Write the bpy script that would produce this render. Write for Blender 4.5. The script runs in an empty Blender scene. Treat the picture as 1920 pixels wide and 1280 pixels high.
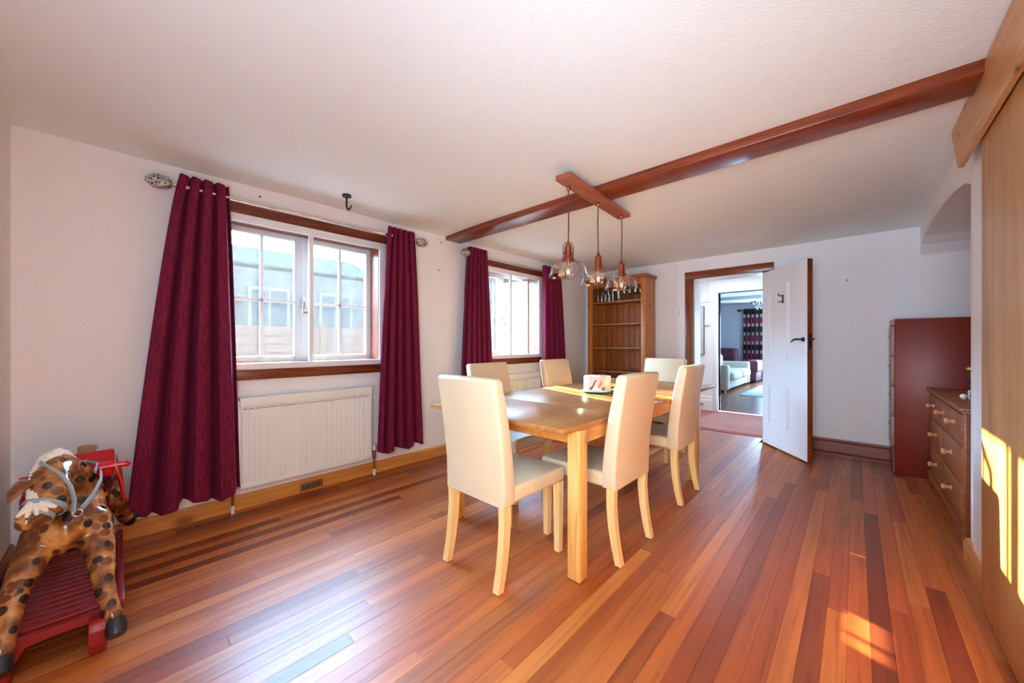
import bpy, bmesh, math, random
from mathutils import Vector, Matrix, noise
random.seed(7)
C = bpy.context.scene.collection
PI = math.pi
def R(d): return math.radians(d)

# ------------------------------------------------------------------ camera, world, sun, lights, exposure
CAM_H, FPX, YAW = 1.155, 690.0, 43.0
cd = bpy.data.cameras.new('camera'); cam = bpy.data.objects.new('camera', cd); C.objects.link(cam)
cd.sensor_width = 36.0; cd.lens = 36.0 * FPX / 1920.0; cd.shift_y = 3.0 / 1920.0; cd.clip_start = 0.02; cd.clip_end = 300
cam.location = (0, 0, CAM_H); cam.rotation_euler = (R(90), 0, R(YAW))
bpy.context.scene.camera = cam
sc = bpy.context.scene
sc.view_settings.view_transform = 'Standard'
try: sc.view_settings.look = 'None'
except Exception: pass
sc.view_settings.exposure = 0.78; sc.view_settings.gamma = 1.0; sc.view_settings.use_curve_mapping = False
sc.cycles.use_denoising = True
sc.cycles.max_bounces = 10; sc.cycles.diffuse_bounces = 6; sc.cycles.glossy_bounces = 5
sc.cycles.transmission_bounces = 10; sc.cycles.transparent_max_bounces = 24
sc.cycles.caustics_reflective = False; sc.cycles.caustics_refractive = False
sc.cycles.sample_clamp_indirect = 6.0

w = bpy.data.worlds.new('world'); sc.world = w; w.use_nodes = True
bg = w.node_tree.nodes['Background']; bg.inputs[0].default_value = (0.40, 0.70, 1.0, 1); bg.inputs[1].default_value = 54.0

def light(name, kind, loc, energy, color=(1, 1, 1), rot=None, aim=None, size=1.0, size_y=None, angle=None, spread=None):
    ld = bpy.data.lights.new(name, kind); o = bpy.data.objects.new(name, ld); C.objects.link(o)
    o.location = loc; ld.energy = energy; ld.color = color
    if kind == 'AREA':
        ld.shape = 'RECTANGLE' if size_y else 'SQUARE'; ld.size = size
        if size_y: ld.size_y = size_y
    if kind == 'POINT': ld.shadow_soft_size = size
    if angle is not None: ld.angle = angle
    if spread is not None: ld.spread = spread
    if aim is not None:
        o.rotation_euler = Vector(aim).to_track_quat('-Z', 'Y').to_euler()
    elif rot: o.rotation_euler = rot
    return o
light('sun', 'SUN', (-20, 8, 10), 58.0, (1.0, 0.85, 0.56), aim=(0.9085, -0.2953, -0.2957), angle=R(0.55))
light('wide_fill_light', 'AREA', (-0.6, -0.27, 1.25), 31.0, (0.50, 0.77, 1.0), aim=(-0.5, 0.85, -0.08), size=1.6, size_y=0.9)  # added broad fill behind the camera, lifts the left wall and near end
light('far_fill_light', 'AREA', (0.02, -0.30, 1.25), 13.0, (0.62, 0.83, 1.0), aim=(-0.22, 1.0, 0.06), size=0.7, size_y=0.9, spread=R(100))  # added narrower fill behind the camera, lifts the far end of the room
light('hall_fill_light', 'AREA', (-1.5, 6.0, 2.28), 13.0, (0.84, 0.93, 1.0), aim=(0, 0, -1), size=1.0, size_y=0.8)  # added area light with no fitting, brightens the hall
light('lounge_fill_light', 'AREA', (-0.3, 10.6, 1.9), 38.0, (0.36, 0.64, 1.0), aim=(-0.8, 0.1, -0.25), size=1.6, size_y=1.4)  # added out-of-view area light, gives the lounge its bluish daylight

# ------------------------------------------------------------------ materials
def srgb(r, g, b):
    f = lambda c: (c / 255 / 12.92) if c / 255 <= 0.04045 else ((c / 255 + 0.055) / 1.055) ** 2.4
    return (f(r), f(g), f(b), 1)
def newmat(name):
    m = bpy.data.materials.new(name); m.use_nodes = True
    nt = m.node_tree; b = nt.nodes['Principled BSDF']
    return m, nt, b
def plain(name, col, rough=0.5, metal=0.0, spec=0.5, bump=0.0, bscale=200.0, coat=0.0, vary=0.0, vscale=6.0, sheen=0.0, alpha=None):
    m, nt, b = newmat(name)
    b.inputs['Base Color'].default_value = col; b.inputs['Roughness'].default_value = rough
    b.inputs['Metallic'].default_value = metal; b.inputs['Specular IOR Level'].default_value = spec
    b.inputs['Coat Weight'].default_value = coat; b.inputs['Sheen Weight'].default_value = sheen
    g = nt.nodes.new('ShaderNodeNewGeometry')
    if vary > 0:
        n = nt.nodes.new('ShaderNodeTexNoise'); n.inputs['Scale'].default_value = vscale; n.inputs['Detail'].default_value = 4
        nt.links.new(g.outputs['Position'], n.inputs['Vector'])
        r = nt.nodes.new('ShaderNodeValToRGB')
        r.color_ramp.elements[0].position = .3; r.color_ramp.elements[1].position = .7
        r.color_ramp.elements[0].color = tuple(c * (1 - vary) for c in col[:3]) + (1,)
        r.color_ramp.elements[1].color = tuple(min(1, c * (1 + vary)) for c in col[:3]) + (1,)
        nt.links.new(n.outputs['Fac'], r.inputs['Fac']); nt.links.new(r.outputs['Color'], b.inputs['Base Color'])
    if bump > 0:
        n = nt.nodes.new('ShaderNodeTexNoise'); n.inputs['Scale'].default_value = bscale; n.inputs['Detail'].default_value = 3
        nt.links.new(g.outputs['Position'], n.inputs['Vector'])
        bp = nt.nodes.new('ShaderNodeBump'); bp.inputs['Strength'].default_value = bump; bp.inputs['Distance'].default_value = 0.004
        nt.links.new(n.outputs['Fac'], bp.inputs['Height']); nt.links.new(bp.outputs['Normal'], b.inputs['Normal'])
    return m
def wood(name, cols, axis='Z', rough=0.4, stretch=14.0, scale=3.2, rnd=0.0, spec=0.5, bump=0.08, coat=0.0, knots=0.0, rcols=None, crough=.15):
    """grain along a world axis; cols = dark..light; rcols = a ramp picked per object"""
    m, nt, b = newmat(name); N = nt.nodes; Lk = nt.links
    g = N.new('ShaderNodeNewGeometry'); oi = N.new('ShaderNodeObjectInfo')
    mp = N.new('ShaderNodeVectorMath'); mp.operation = 'MULTIPLY'
    s = [stretch] * 3; s['XYZ'.index(axis)] = 1.0
    mp.inputs[1].default_value = s; Lk.new(g.outputs['Position'], mp.inputs[0])
    of = N.new('ShaderNodeVectorMath'); of.operation = 'SCALE'; of.inputs[0].default_value = (37.1, 71.7, 53.3)
    Lk.new(oi.outputs['Random'], of.inputs['Scale'])
    ad = N.new('ShaderNodeVectorMath'); Lk.new(mp.outputs[0], ad.inputs[0]); Lk.new(of.outputs[0], ad.inputs[1])
    n = N.new('ShaderNodeTexNoise'); n.inputs['Scale'].default_value = scale; n.inputs['Detail'].default_value = 7; n.inputs['Distortion'].default_value = 0.6
    Lk.new(ad.outputs[0], n.inputs['Vector'])
    r = N.new('ShaderNodeValToRGB'); e = r.color_ramp.elements
    e[0].position = .3; e[1].position = .7; e[0].color = cols[0]; e[1].color = cols[-1]
    if len(cols) > 2:
        x = e.new(.5); x.color = cols[1]
    Lk.new(n.outputs['Fac'], r.inputs['Fac']); out = r.outputs['Color']
    if rcols:
        rr = N.new('ShaderNodeValToRGB'); rr.color_ramp.interpolation = 'LINEAR'
        els = rr.color_ramp.elements
        els[0].color = rcols[0]; els[1].color = rcols[-1]
        for k in range(1, len(rcols) - 1):
            x = els.new(k / (len(rcols) - 1)); x.color = rcols[k]
        Lk.new(oi.outputs['Random'], rr.inputs['Fac'])
        mx = N.new('ShaderNodeMix'); mx.data_type = 'RGBA'; mx.blend_type = 'MULTIPLY'; mx.inputs['Factor'].default_value = 1.0
        Lk.new(out, mx.inputs['A']); Lk.new(rr.outputs['Color'], mx.inputs['B']); out = mx.outputs['Result']
    if knots > 0:
        v = N.new('ShaderNodeTexVoronoi'); v.inputs['Scale'].default_value = knots * 2.0
        mk = N.new('ShaderNodeVectorMath'); mk.operation = 'MULTIPLY'
        s2 = [1.6] * 3; s2['XYZ'.index(axis)] = 0.9; mk.inputs[1].default_value = s2
        Lk.new(g.outputs['Position'], mk.inputs[0])
        a2 = N.new('ShaderNodeVectorMath'); Lk.new(mk.outputs[0], a2.inputs[0]); Lk.new(of.outputs[0], a2.inputs[1])
        Lk.new(a2.outputs[0], v.inputs['Vector'])
        kr = N.new('ShaderNodeValToRGB'); kr.color_ramp.elements[0].position = 0.05; kr.color_ramp.elements[1].position = 0.17
        kr.color_ramp.elements[0].color = (0.28, 0.2, 0.15, 1); kr.color_ramp.elements[1].color = (1, 1, 1, 1)
        Lk.new(v.outputs['Distance'], kr.inputs['Fac'])
        mx = N.new('ShaderNodeMix'); mx.data_type = 'RGBA'; mx.blend_type = 'MULTIPLY'; mx.inputs['Factor'].default_value = 1.0
        Lk.new(out, mx.inputs['A']); Lk.new(kr.outputs['Color'], mx.inputs['B']); out = mx.outputs['Result']
    Lk.new(out, b.inputs['Base Color'])
    b.inputs['Roughness'].default_value = rough; b.inputs['Specular IOR Level'].default_value = spec
    b.inputs['Coat Weight'].default_value = coat; b.inputs['Coat Roughness'].default_value = crough
    if bump:
        bp = N.new('ShaderNodeBump'); bp.inputs['Strength'].default_value = bump; bp.inputs['Distance'].default_value = 0.003
        Lk.new(n.outputs['Fac'], bp.inputs['Height']); Lk.new(bp.outputs['Normal'], b.inputs['Normal'])
    return m
def pane_mat(name, tint=(1, 1, 1, 1), refl=0.06, haze=0.0):
    """thin sheet of glass: straight-through light plus a weak mirror and a film of dust"""
    m = bpy.data.materials.new(name); m.use_nodes = True; nt = m.node_tree; nt.nodes.clear()
    o = nt.nodes.new('ShaderNodeOutputMaterial'); t = nt.nodes.new('ShaderNodeBsdfTransparent'); t.inputs[0].default_value = tint
    g = nt.nodes.new('ShaderNodeBsdfGlossy'); g.inputs['Roughness'].default_value = 0.02
    f = nt.nodes.new('ShaderNodeLayerWeight'); f.inputs['Blend'].default_value = 0.5   # symmetric: a thin sheet mirrors alike from both sides
    mx = nt.nodes.new('ShaderNodeMixShader')
    pw = nt.nodes.new('ShaderNodeMath'); pw.operation = 'POWER'; pw.inputs[1].default_value = 4.0
    ml = nt.nodes.new('ShaderNodeMath'); ml.operation = 'MULTIPLY_ADD'; ml.inputs[1].default_value = 0.7; ml.inputs[2].default_value = refl; ml.use_clamp = True
    nt.links.new(f.outputs['Facing'], pw.inputs[0]); nt.links.new(pw.outputs[0], ml.inputs[0]); nt.links.new(ml.outputs[0], mx.inputs[0])
    nt.links.new(t.outputs[0], mx.inputs[1]); nt.links.new(g.outputs[0], mx.inputs[2])
    last = mx.outputs[0]
    if haze:
        d = nt.nodes.new('ShaderNodeBsdfTranslucent'); d.inputs[0].default_value = (0.85, 0.9, 0.95, 1)
        m2 = nt.nodes.new('ShaderNodeMixShader'); m2.inputs[0].default_value = haze
        nt.links.new(last, m2.inputs[1]); nt.links.new(d.outputs[0], m2.inputs[2]); last = m2.outputs[0]
    nt.links.new(last, o.inputs[0])
    return m
def wallpaper(name, col, emboss):
    m, nt, b = newmat(name); N = nt.nodes; Lk = nt.links
    b.inputs['Base Color'].default_value = col; b.inputs['Roughness'].default_value = 0.85; b.inputs['Specular IOR Level'].default_value = 0.2
    g = N.new('ShaderNodeNewGeometry')
    n = N.new('ShaderNodeTexNoise'); n.inputs['Scale'].default_value = 5.0; n.inputs['Detail'].default_value = 5
    Lk.new(g.outputs['Position'], n.inputs['Vector'])
    bp = N.new('ShaderNodeBump'); bp.inputs['Strength'].default_value = 0.35; bp.inputs['Distance'].default_value = 0.012
    Lk.new(n.outputs['Fac'], bp.inputs['Height']); last = bp
    if emboss:
        v = N.new('ShaderNodeTexVoronoi'); v.inputs['Scale'].default_value = 22.0; v.inputs['Randomness'].default_value = 0.25
        Lk.new(g.outputs['Position'], v.inputs['Vector'])
        wv = N.new('ShaderNodeMath'); wv.operation = 'SINE'
        mu = N.new('ShaderNodeMath'); mu.operation = 'MULTIPLY'; mu.inputs[1].default_value = 22.0
        Lk.new(v.outputs['Distance'], mu.inputs[0]); Lk.new(mu.outputs[0], wv.inputs[0])
        b2 = N.new('ShaderNodeBump'); b2.inputs['Strength'].default_value = 0.10; b2.inputs['Distance'].default_value = 0.002
        Lk.new(wv.outputs[0], b2.inputs['Height']); Lk.new(bp.outputs['Normal'], b2.inputs['Normal']); last = b2
    Lk.new(last.outputs['Normal'], b.inputs['Normal'])
    return m
def velvet(name, c0, c1):
    m, nt, b = newmat(name); N = nt.nodes; Lk = nt.links
    g = N.new('ShaderNodeNewGeometry'); mp = N.new('ShaderNodeVectorMath'); mp.operation = 'MULTIPLY'; mp.inputs[1].default_value = (60, 60, 9)
    Lk.new(g.outputs['Position'], mp.inputs[0])
    n = N.new('ShaderNodeTexNoise'); n.inputs['Scale'].default_value = 2.6; n.inputs['Detail'].default_value = 5; n.inputs['Distortion'].default_value = 0.8
    Lk.new(mp.outputs[0], n.inputs['Vector'])
    r = N.new('ShaderNodeValToRGB'); r.color_ramp.elements[0].position = .38; r.color_ramp.elements[1].position = .66
    r.color_ramp.elements[0].color = c0; r.color_ramp.elements[1].color = c1
    Lk.new(n.outputs['Fac'], r.inputs['Fac']); Lk.new(r.outputs['Color'], b.inputs['Base Color'])
    b.inputs['Roughness'].default_value = 0.75; b.inputs['Specular IOR Level'].default_value = 0.25
    b.inputs['Sheen Weight'].default_value = 0.2; b.inputs['Sheen Roughness'].default_value = 0.35; b.inputs['Sheen Tint'].default_value = (0.7, 0.12, 0.4, 1)
    bp = N.new('ShaderNodeBump'); bp.inputs['Strength'].default_value = 0.45; bp.inputs['Distance'].default_value = 0.004
    Lk.new(n.outputs['Fac'], bp.inputs['Height']); Lk.new(bp.outputs['Normal'], b.inputs['Normal'])
    return m

M = {}
M['wall'] = wallpaper('wall_paint', (0.85, 0.835, 0.855, 1), False)
M['ceiling'] = wallpaper('embossed_ceiling_paper', (0.80, 0.835, 0.84, 1), True)
M['white'] = plain('white_gloss_paint', (0.86, 0.87, 0.88, 1), 0.3)
M['doorwhite'] = plain('white_door_paint', (0.84, 0.85, 0.88, 1), 0.28)
M['alu'] = plain('white_glazing_frame', (0.80, 0.83, 0.86, 1), 0.3)
M['greyframe'] = plain('pale_grey_casement_paint', (0.82, 0.86, 0.9, 1), 0.35)
M['plank'] = wood('floor_planks', [(0.62, 0.55, 0.5, 1), (0.9, 0.9, 0.9, 1), (1.05, 1.05, 1.05, 1)], 'Y', rough=0.42, stretch=26, scale=1.6, spec=0.5, bump=0.05, coat=0.3, crough=.33,
                  rcols=[srgb(118, 48, 17), srgb(188, 98, 40), srgb(152, 68, 25), srgb(206, 122, 56), srgb(134, 56, 20), srgb(174, 82, 32), srgb(196, 108, 46), srgb(144, 62, 22)])
M['subfloor'] = plain('dark_subfloor', (0.05, 0.02, 0.01, 1), 0.8)
M['darkwood'] = wood('dark_stained_trim', [srgb(70, 26, 12), srgb(112, 48, 22), srgb(132, 60, 30)], 'Y', rough=0.28, spec=0.5, bump=0.03)
M['darkwoodz'] = wood('dark_stained_trim_upright', [srgb(84, 36, 16), srgb(120, 58, 26), srgb(136, 68, 34)], 'Z', rough=0.3, bump=0.03)
M['beam'] = wood('stained_beam', [srgb(92, 36, 16), srgb(126, 54, 26), srgb(140, 64, 34)], 'X', rough=0.28, bump=0.04)
M['fixturewood'] = wood('reddish_fixture_wood', [srgb(140, 74, 48), srgb(168, 94, 64)], 'Y', rough=0.45, bump=0.04)
M['pineskirt'] = wood('pine_skirting', [srgb(186, 118, 52), srgb(214, 150, 78)], 'Y', rough=0.35, bump=0.04, knots=1.2)
M['pinepanel'] = wood('pine_sliding_door', [srgb(176, 116, 52), srgb(198, 138, 68), srgb(210, 152, 82)], 'Z', rough=0.32, stretch=9, scale=1.4, bump=0.03)
M['pelmet'] = wood('knotty_pine_pelmet', [srgb(186, 126, 74), srgb(208, 150, 98)], 'Y', rough=0.4, bump=0.04, knots=2.4)
M['bookwood'] = wood('waxed_pine', [srgb(160, 92, 34), srgb(190, 120, 54)], 'Z', rough=0.4, bump=0.04, knots=1.5)
M['bookback'] = wood('waxed_pine_boards', [srgb(138, 74, 24), srgb(178, 104, 42)], 'Z', rough=0.45, bump=0.04, knots=3.2, rcols=[(0.8, 0.8, 0.8, 1), (1.1, 1.1, 1.1, 1)])
M['shelf'] = wood('waxed_pine_shelf', [srgb(140, 78, 36), srgb(172, 104, 56)], 'X', rough=0.4, bump=0.04)
M['oak'] = wood('oak_table_top', [srgb(146, 92, 46), srgb(172, 114, 62), srgb(184, 126, 72)], 'Y', rough=0.28, stretch=16, scale=2.4, bump=0.03)
M['oakside'] = wood('oak_apron', [srgb(186, 116, 48), srgb(212, 146, 74)], 'Y', rough=0.35, bump=0.03)
M['oakleg'] = wood('oak_leg', [srgb(190, 130, 60), srgb(222, 170, 96), srgb(230, 184, 112)], 'Z', rough=0.4, bump=0.05)
M['chairleg'] = wood('pale_chair_leg', [srgb(226, 186, 118), srgb(240, 208, 148)], 'Z', rough=0.35, bump=0.02)
M['leather'] = plain('cream_leather', srgb(216, 194, 160), 0.42, bump=0.12, bscale=420.0, vary=0.03)
M['felt'] = plain('dark_felt_pad', (0.05, 0.035, 0.03, 1), 0.9)
M['chestwood'] = wood('brown_chest_wood', [srgb(124, 62, 28), srgb(156, 86, 44)], 'Y', rough=0.4, bump=0.03)
M['knob'] = wood('turned_knob_wood', [srgb(190, 130, 92), srgb(214, 156, 118)], 'X', rough=0.35, bump=0.0)
M['mahogany'] = plain('mahogany_lacquer', srgb(122, 32, 10), 0.38, spec=.35, vary=0.12, vscale=2.0)
M['cabfront'] = plain('grey_brown_cabinet_front', srgb(156, 118, 104), 0.4)  # even grey-brown, paler than the mahogany body
M['burgundy'] = velvet('burgundy_velvet', srgb(80, 4, 30), srgb(128, 14, 60))
M['chrome'] = plain('chrome', (0.85, 0.86, 0.88, 1), 0.12, metal=1.0)
M['blackiron'] = plain('black_iron', (0.025, 0.022, 0.02, 1), 0.4, metal=0.4)
M['brass'] = plain('brass', (0.75, 0.55, 0.25, 1), 0.25, metal=1.0)
M['copper'] = plain('antique_copper', srgb(172, 98, 74), 0.25, metal=1.0)
M['pipe'] = plain('copper_pipe', srgb(150, 100, 76), 0.35, metal=0.8)
M['radiator'] = plain('radiator_enamel', (0.83, 0.86, 0.84, 1), 0.3)
M['plastic'] = plain('white_plastic', (0.82, 0.79, 0.77, 1), 0.4)
M['cord'] = plain('brown_braided_cord', (0.06, 0.04, 0.03, 1), 0.8)
M['pane'] = pane_mat('window_glass', (0.96, 0.98, 1, 1), 0.04, 0.004)
M['shade'] = pane_mat('shade_glass', (0.95, 0.93, 0.945, 1), 0.10)
M['clear'] = pane_mat('drinking_glass', (0.93, 0.94, 0.94, 1), 0.12)
M['bulbglass'] = pane_mat('bulb_glass', (1, 0.97, 0.93, 1), 0.12)
M['teal'] = plain('teal_glass_plate', (0.03, 0.32, 0.30, 1), 0.08, spec=0.7)
M['carpet'] = plain('dusty_pink_carpet', srgb(190, 128, 118), 0.95, bump=0.5, bscale=500.0, vary=0.12, vscale=1.6)
M['carpetborder'] = plain('rose_carpet_border', srgb(176, 104, 98), 0.95, bump=0.5, bscale=500.0)
M['rug'] = plain('pale_rug', (0.6, 0.64, 0.66, 1), 0.95, bump=0.5, bscale=300.0)
M['loungefloor'] = wood('lounge_floor', [srgb(110, 66, 48), srgb(146, 92, 66)], 'Y', rough=0.25, stretch=10, bump=0.03)
M['loungewall'] = plain('lounge_wall_paint', (0.62, 0.64, 0.68, 1), 0.9)
M['sofa'] = plain('cream_sofa_fabric', (0.60, 0.55, 0.46, 1), 0.85, bump=0.2, bscale=300)
M['redsofa'] = plain('burgundy_upholstery', (0.07, 0.006, 0.018, 1), 0.8, bump=0.2, bscale=300)
M['redpaint'] = plain('dark_red_paint', srgb(140, 26, 30), 0.4, vary=0.12, vscale=9)
M['brightred'] = plain('bright_red_leatherette', srgb(186, 14, 22), 0.3)
M['strap'] = plain('grey_blue_strap', srgb(150, 166, 172), 0.45)
M['cream'] = plain('cream_carved_mane', (0.80, 0.72, 0.60, 1), 0.5)
M['hoof'] = plain('black_hoof_paint', (0.015, 0.017, 0.022, 1), 0.22)
M['screw'] = plain('rusty_screw', (0.06, 0.04, 0.035, 1), 0.6)

# ------------------------------------------------------------------ mesh helpers
class B:
    """collects simple solids into one mesh, in world (or local) coordinates"""
    def __init__(s): s.bm = bmesh.new()
    def _add(s, t):
        me = bpy.data.meshes.new('t'); t.to_mesh(me); t.free(); s.bm.from_mesh(me); bpy.data.meshes.remove(me); return s
    def box(s, x0, x1, y0, y1, z0, z1, bev=0.0, seg=2, mat=None):
        t = bmesh.new(); bmesh.ops.create_cube(t, size=1)
        for v in t.verts:
            v.co = Vector(((x0 + x1) / 2 + v.co.x * (x1 - x0), (y0 + y1) / 2 + v.co.y * (y1 - y0), (z0 + z1) / 2 + v.co.z * (z1 - z0)))
        if bev > 0:
            bmesh.ops.bevel(t, geom=t.edges[:], offset=bev, segments=seg, profile=0.5, affect='EDGES')
        if mat is not None: t.transform(mat)
        return s._add(t)
    def prism(s, poly, axis, a0, a1, bev=0.0, mat=None):
        """poly: 2D outline in the two other axes (in XYZ order), swept along axis from a0 to a1"""
        t = bmesh.new()
        def P(p, a):
            return {'X': (a, p[0], p[1]), 'Y': (p[0], a, p[1]), 'Z': (p[0], p[1], a)}[axis]
        lo = [t.verts.new(P(p, a0)) for p in poly]; hi = [t.verts.new(P(p, a1)) for p in poly]
        t.faces.new(lo); t.faces.new(hi[::-1]); n = len(poly)
        for i in range(n): t.faces.new((lo[i], lo[(i + 1) % n], hi[(i + 1) % n], hi[i]))
        bmesh.ops.recalc_face_normals(t, faces=t.faces[:])
        if bev > 0: bmesh.ops.bevel(t, geom=t.edges[:], offset=bev, segments=2, profile=0.5, affect='EDGES')
        if mat is not None: t.transform(mat)
        return s._add(t)
    def tube(s, pts, rad, n=10, cap=True, closed=False, flat=None):
        pts = [Vector(p) for p in pts]; k = len(pts)
        rr = rad if isinstance(rad, (list, tuple)) else [rad] * k
        t = bmesh.new(); rings = []; up = None
        for i, p in enumerate(pts):
            if closed: d = (pts[(i + 1) % k] - pts[i - 1])
            else: d = (pts[min(i + 1, k - 1)] - pts[max(i - 1, 0)])
            d.normalize()
            if up is None:
                up = Vector((0, 0, 1)) if abs(d.z) < 0.9 else Vector((1, 0, 0))
            a = d.cross(up).normalized(); b_ = a.cross(d).normalized(); up = b_
            f1, f2 = flat or (1, 1)
            rings.append([t.verts.new(p + (a * math.cos(q) * f1 + b_ * math.sin(q) * f2) * rr[i]) for q in [2 * PI * j / n for j in range(n)]])
        for i in range(k if closed else k - 1):
            A, Bq = rings[i], rings[(i + 1) % k]
            for j in range(n): t.faces.new((A[j], A[(j + 1) % n], Bq[(j + 1) % n], Bq[j]))
        if cap and not closed:
            t.faces.new(rings[0][::-1]); t.faces.new(rings[-1])
        bmesh.ops.recalc_face_normals(t, faces=t.faces[:])
        return s._add(t)
    def lathe(s, prof, c=(0, 0, 0), n=20, axis='Z', closed=False, mat=None):
        """prof: (radius, height) pairs turned about an axis through c"""
        t = bmesh.new(); rings = []
        for r, h in prof:
            ring = []
            for j in range(n):
                q = 2 * PI * j / n; a, b_ = r * math.cos(q), r * math.sin(q)
                v = {'Z': (a, b_, h), 'X': (h, a, b_), 'Y': (b_, h, a)}[axis]
                ring.append(t.verts.new(Vector(c) + Vector(v)))
            rings.append(ring)
        m = len(rings)
        for i in range(m if closed else m - 1):
            A, Bq = rings[i], rings[(i + 1) % m]
            for j in range(n): t.faces.new((A[j], A[(j + 1) % n], Bq[(j + 1) % n], Bq[j]))
        if not closed:
            if prof[0][0] > 1e-6: t.faces.new(rings[0][::-1])
            if prof[-1][0] > 1e-6: t.faces.new(rings[-1])
        bmesh.ops.remove_doubles(t, verts=t.verts[:], dist=1e-6)
        bmesh.ops.recalc_face_normals(t, faces=t.faces[:])
        if mat is not None: t.transform(mat)
        return s._add(t)
    def ball(s, c, r, n=12, sc_=(1, 1, 1), mat=None):
        t = bmesh.new(); bmesh.ops.create_uvsphere(t, u_segments=n, v_segments=max(6, n * 2 // 3), radius=r)
        for v in t.verts: v.co = Vector(c) + Vector((v.co.x * sc_[0], v.co.y * sc_[1], v.co.z * sc_[2]))
        if mat is not None: t.transform(mat)
        return s._add(t)
    def mesh(s, verts, faces):
        t = bmesh.new(); vv = [t.verts.new(v) for v in verts]
        for f in faces: t.faces.new([vv[i] for i in f])
        bmesh.ops.recalc_face_normals(t, faces=t.faces[:])
        return s._add(t)
    def obj(s, name, mat, parent=None, origin=None, local=False, smooth=35):
        if parent is not None and not local: origin = wloc(parent)
        if origin is not None:
            bmesh.ops.translate(s.bm, verts=s.bm.verts[:], vec=-Vector(origin))
        me = bpy.data.meshes.new(name); s.bm.to_mesh(me); s.bm.free()
        if smooth:
            me.polygons.foreach_set('use_smooth', [True] * len(me.polygons)); me.set_sharp_from_angle(angle=R(smooth))
        me.materials.append(mat)
        o = bpy.data.objects.new(name, me); C.objects.link(o)
        if parent is not None: o.parent = parent
        elif origin is not None: o.location = origin
        return o
def wloc(o):
    v = Vector(o.location); p = o.parent
    while p is not None: v = v + Vector(p.location); p = p.parent
    return v
def tag(o, label, cat=None, group=None):
    o['label'] = label
    if cat: o['category'] = cat
    if group: o['group'] = group
    return o
def thing(name, label, cat, loc=(0, 0, 0), rz=0.0, group=None):
    o = bpy.data.objects.new(name, None); C.objects.link(o); o.location = loc; o.rotation_euler = (0, 0, rz)
    o.empty_display_size = 0.1
    return tag(o, label, cat, group)
def struct(o, label=None):
    o['kind'] = 'structure'
    if label: o['label'] = label
    return o
def sroot(name, loc=(0, 0, 0), label=None):
    o = bpy.data.objects.new(name, None); C.objects.link(o); o.location = loc
    return struct(o, label)
def dup(o, parent=None):
    c = o.copy(); C.objects.link(c); c.parent = parent
    for ch in list(o.children): dup(ch, c)
    return c

# ------------------------------------------------------------------ the room shell
XW, XR, YN, YB = -3.14, 0.445, -0.37, 5.10          # left wall, right wall, near wall, back wall
W1 = (0.47, 1.61, 1.0, 2.03); W2 = (2.79, 3.88, 1.0, 2.03)
XO = -3.44
b = B()
b.box(XO, XW, YN - .3, W1[0], -.4, 2.5); b.box(XO, XW, W1[1], W2[0], -.4, 2.5); b.box(XO, XW, W2[1], YB + .2, -.4, 2.5)
for q in (W1, W2):
    b.box(XO, XW, q[0], q[1], -.4, q[2]); b.box(XO, XW, q[0], q[1], q[3], 2.5)
struct(b.obj('wall_left', M['wall'], smooth=0), 'pale pink-white painted window wall')
struct(B().box(XW, 1.5, YN - .2, YN, -.1, 2.5).obj('wall_near', M['wall'], smooth=0), 'pale painted wall by the rocking horse')
DX0, DX1, DZ = -1.536, -0.776, 1.985
b = B(); b.box(XW, DX0, YB, YB + .25, -.1, 2.5).box(DX1, 1.5, YB, YB + .25, -.1, 2.5).box(DX0, DX1, YB, YB + .25, DZ, 2.5)
struct(b.obj('wall_back', M['wall'], smooth=0), 'pale painted wall with the open doorway')
# right wall: a thick stub, then a recess under a shallow arch
arch = [(3.055, 2.5), (3.055, 1.99), (3.2, 2.04), (3.5, 2.085), (3.85, 2.115), (4.25, 2.127), (4.6, 2.118), (4.85, 2.095), (5.0, 2.05), (5.08, 1.99), (5.1, 1.97), (5.1, 2.5)]
b = B(); b.box(XR, 1.4, YN - .2, 3.06, -.1, 2.5); b.prism(arch, 'X', XR, 1.4); b.box(1.4, 1.5, 3.0, YB + .1, -.1, 2.5)
struct(b.obj('wall_right', M['wall'], smooth=0), 'painted wall with a shallow arched recess')
# gently sagging ceiling
nx, ny = 36, 56; vs = []; fs = []
def cz(x, y):
    z = 2.283 + 0.006 * noise.noise(Vector((x * 1.1, y * 1.1, 3.3)))
    tb = max(0.0, (y - 4.35) / (YB - 4.35)); tl = max(0.0, (XW + 0.55 - x) / 0.55)
    return z - 0.042 * tb * tb - 0.014 * tl * tl
for j in range(ny + 1):
    for i in range(nx + 1):
        x = XW - .05 + (0.75 + 3.2 + .0) * i / nx; y = YN - .05 + (YB + .1 - YN + .05) * j / ny
        vs.append((x, y, cz(x, y)))
for j in range(ny):
    for i in range(nx):
        a = j * (nx + 1) + i; fs.append((a, a + nx + 1, a + nx + 2, a + 1))
n0 = len(vs); xa, xb, ya, yb = vs[0][0], vs[-1][0], vs[0][1], vs[-1][1]
t = B().mesh(vs, fs); 
for f in t.bm.faces:
    if f.normal.z > 0: f.normal_flip()
t.box(xa, xb, ya, yb, 2.36, 2.48)
struct(t.obj('ceiling', M['ceiling']), 'white ceiling lined with embossed paper')

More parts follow.
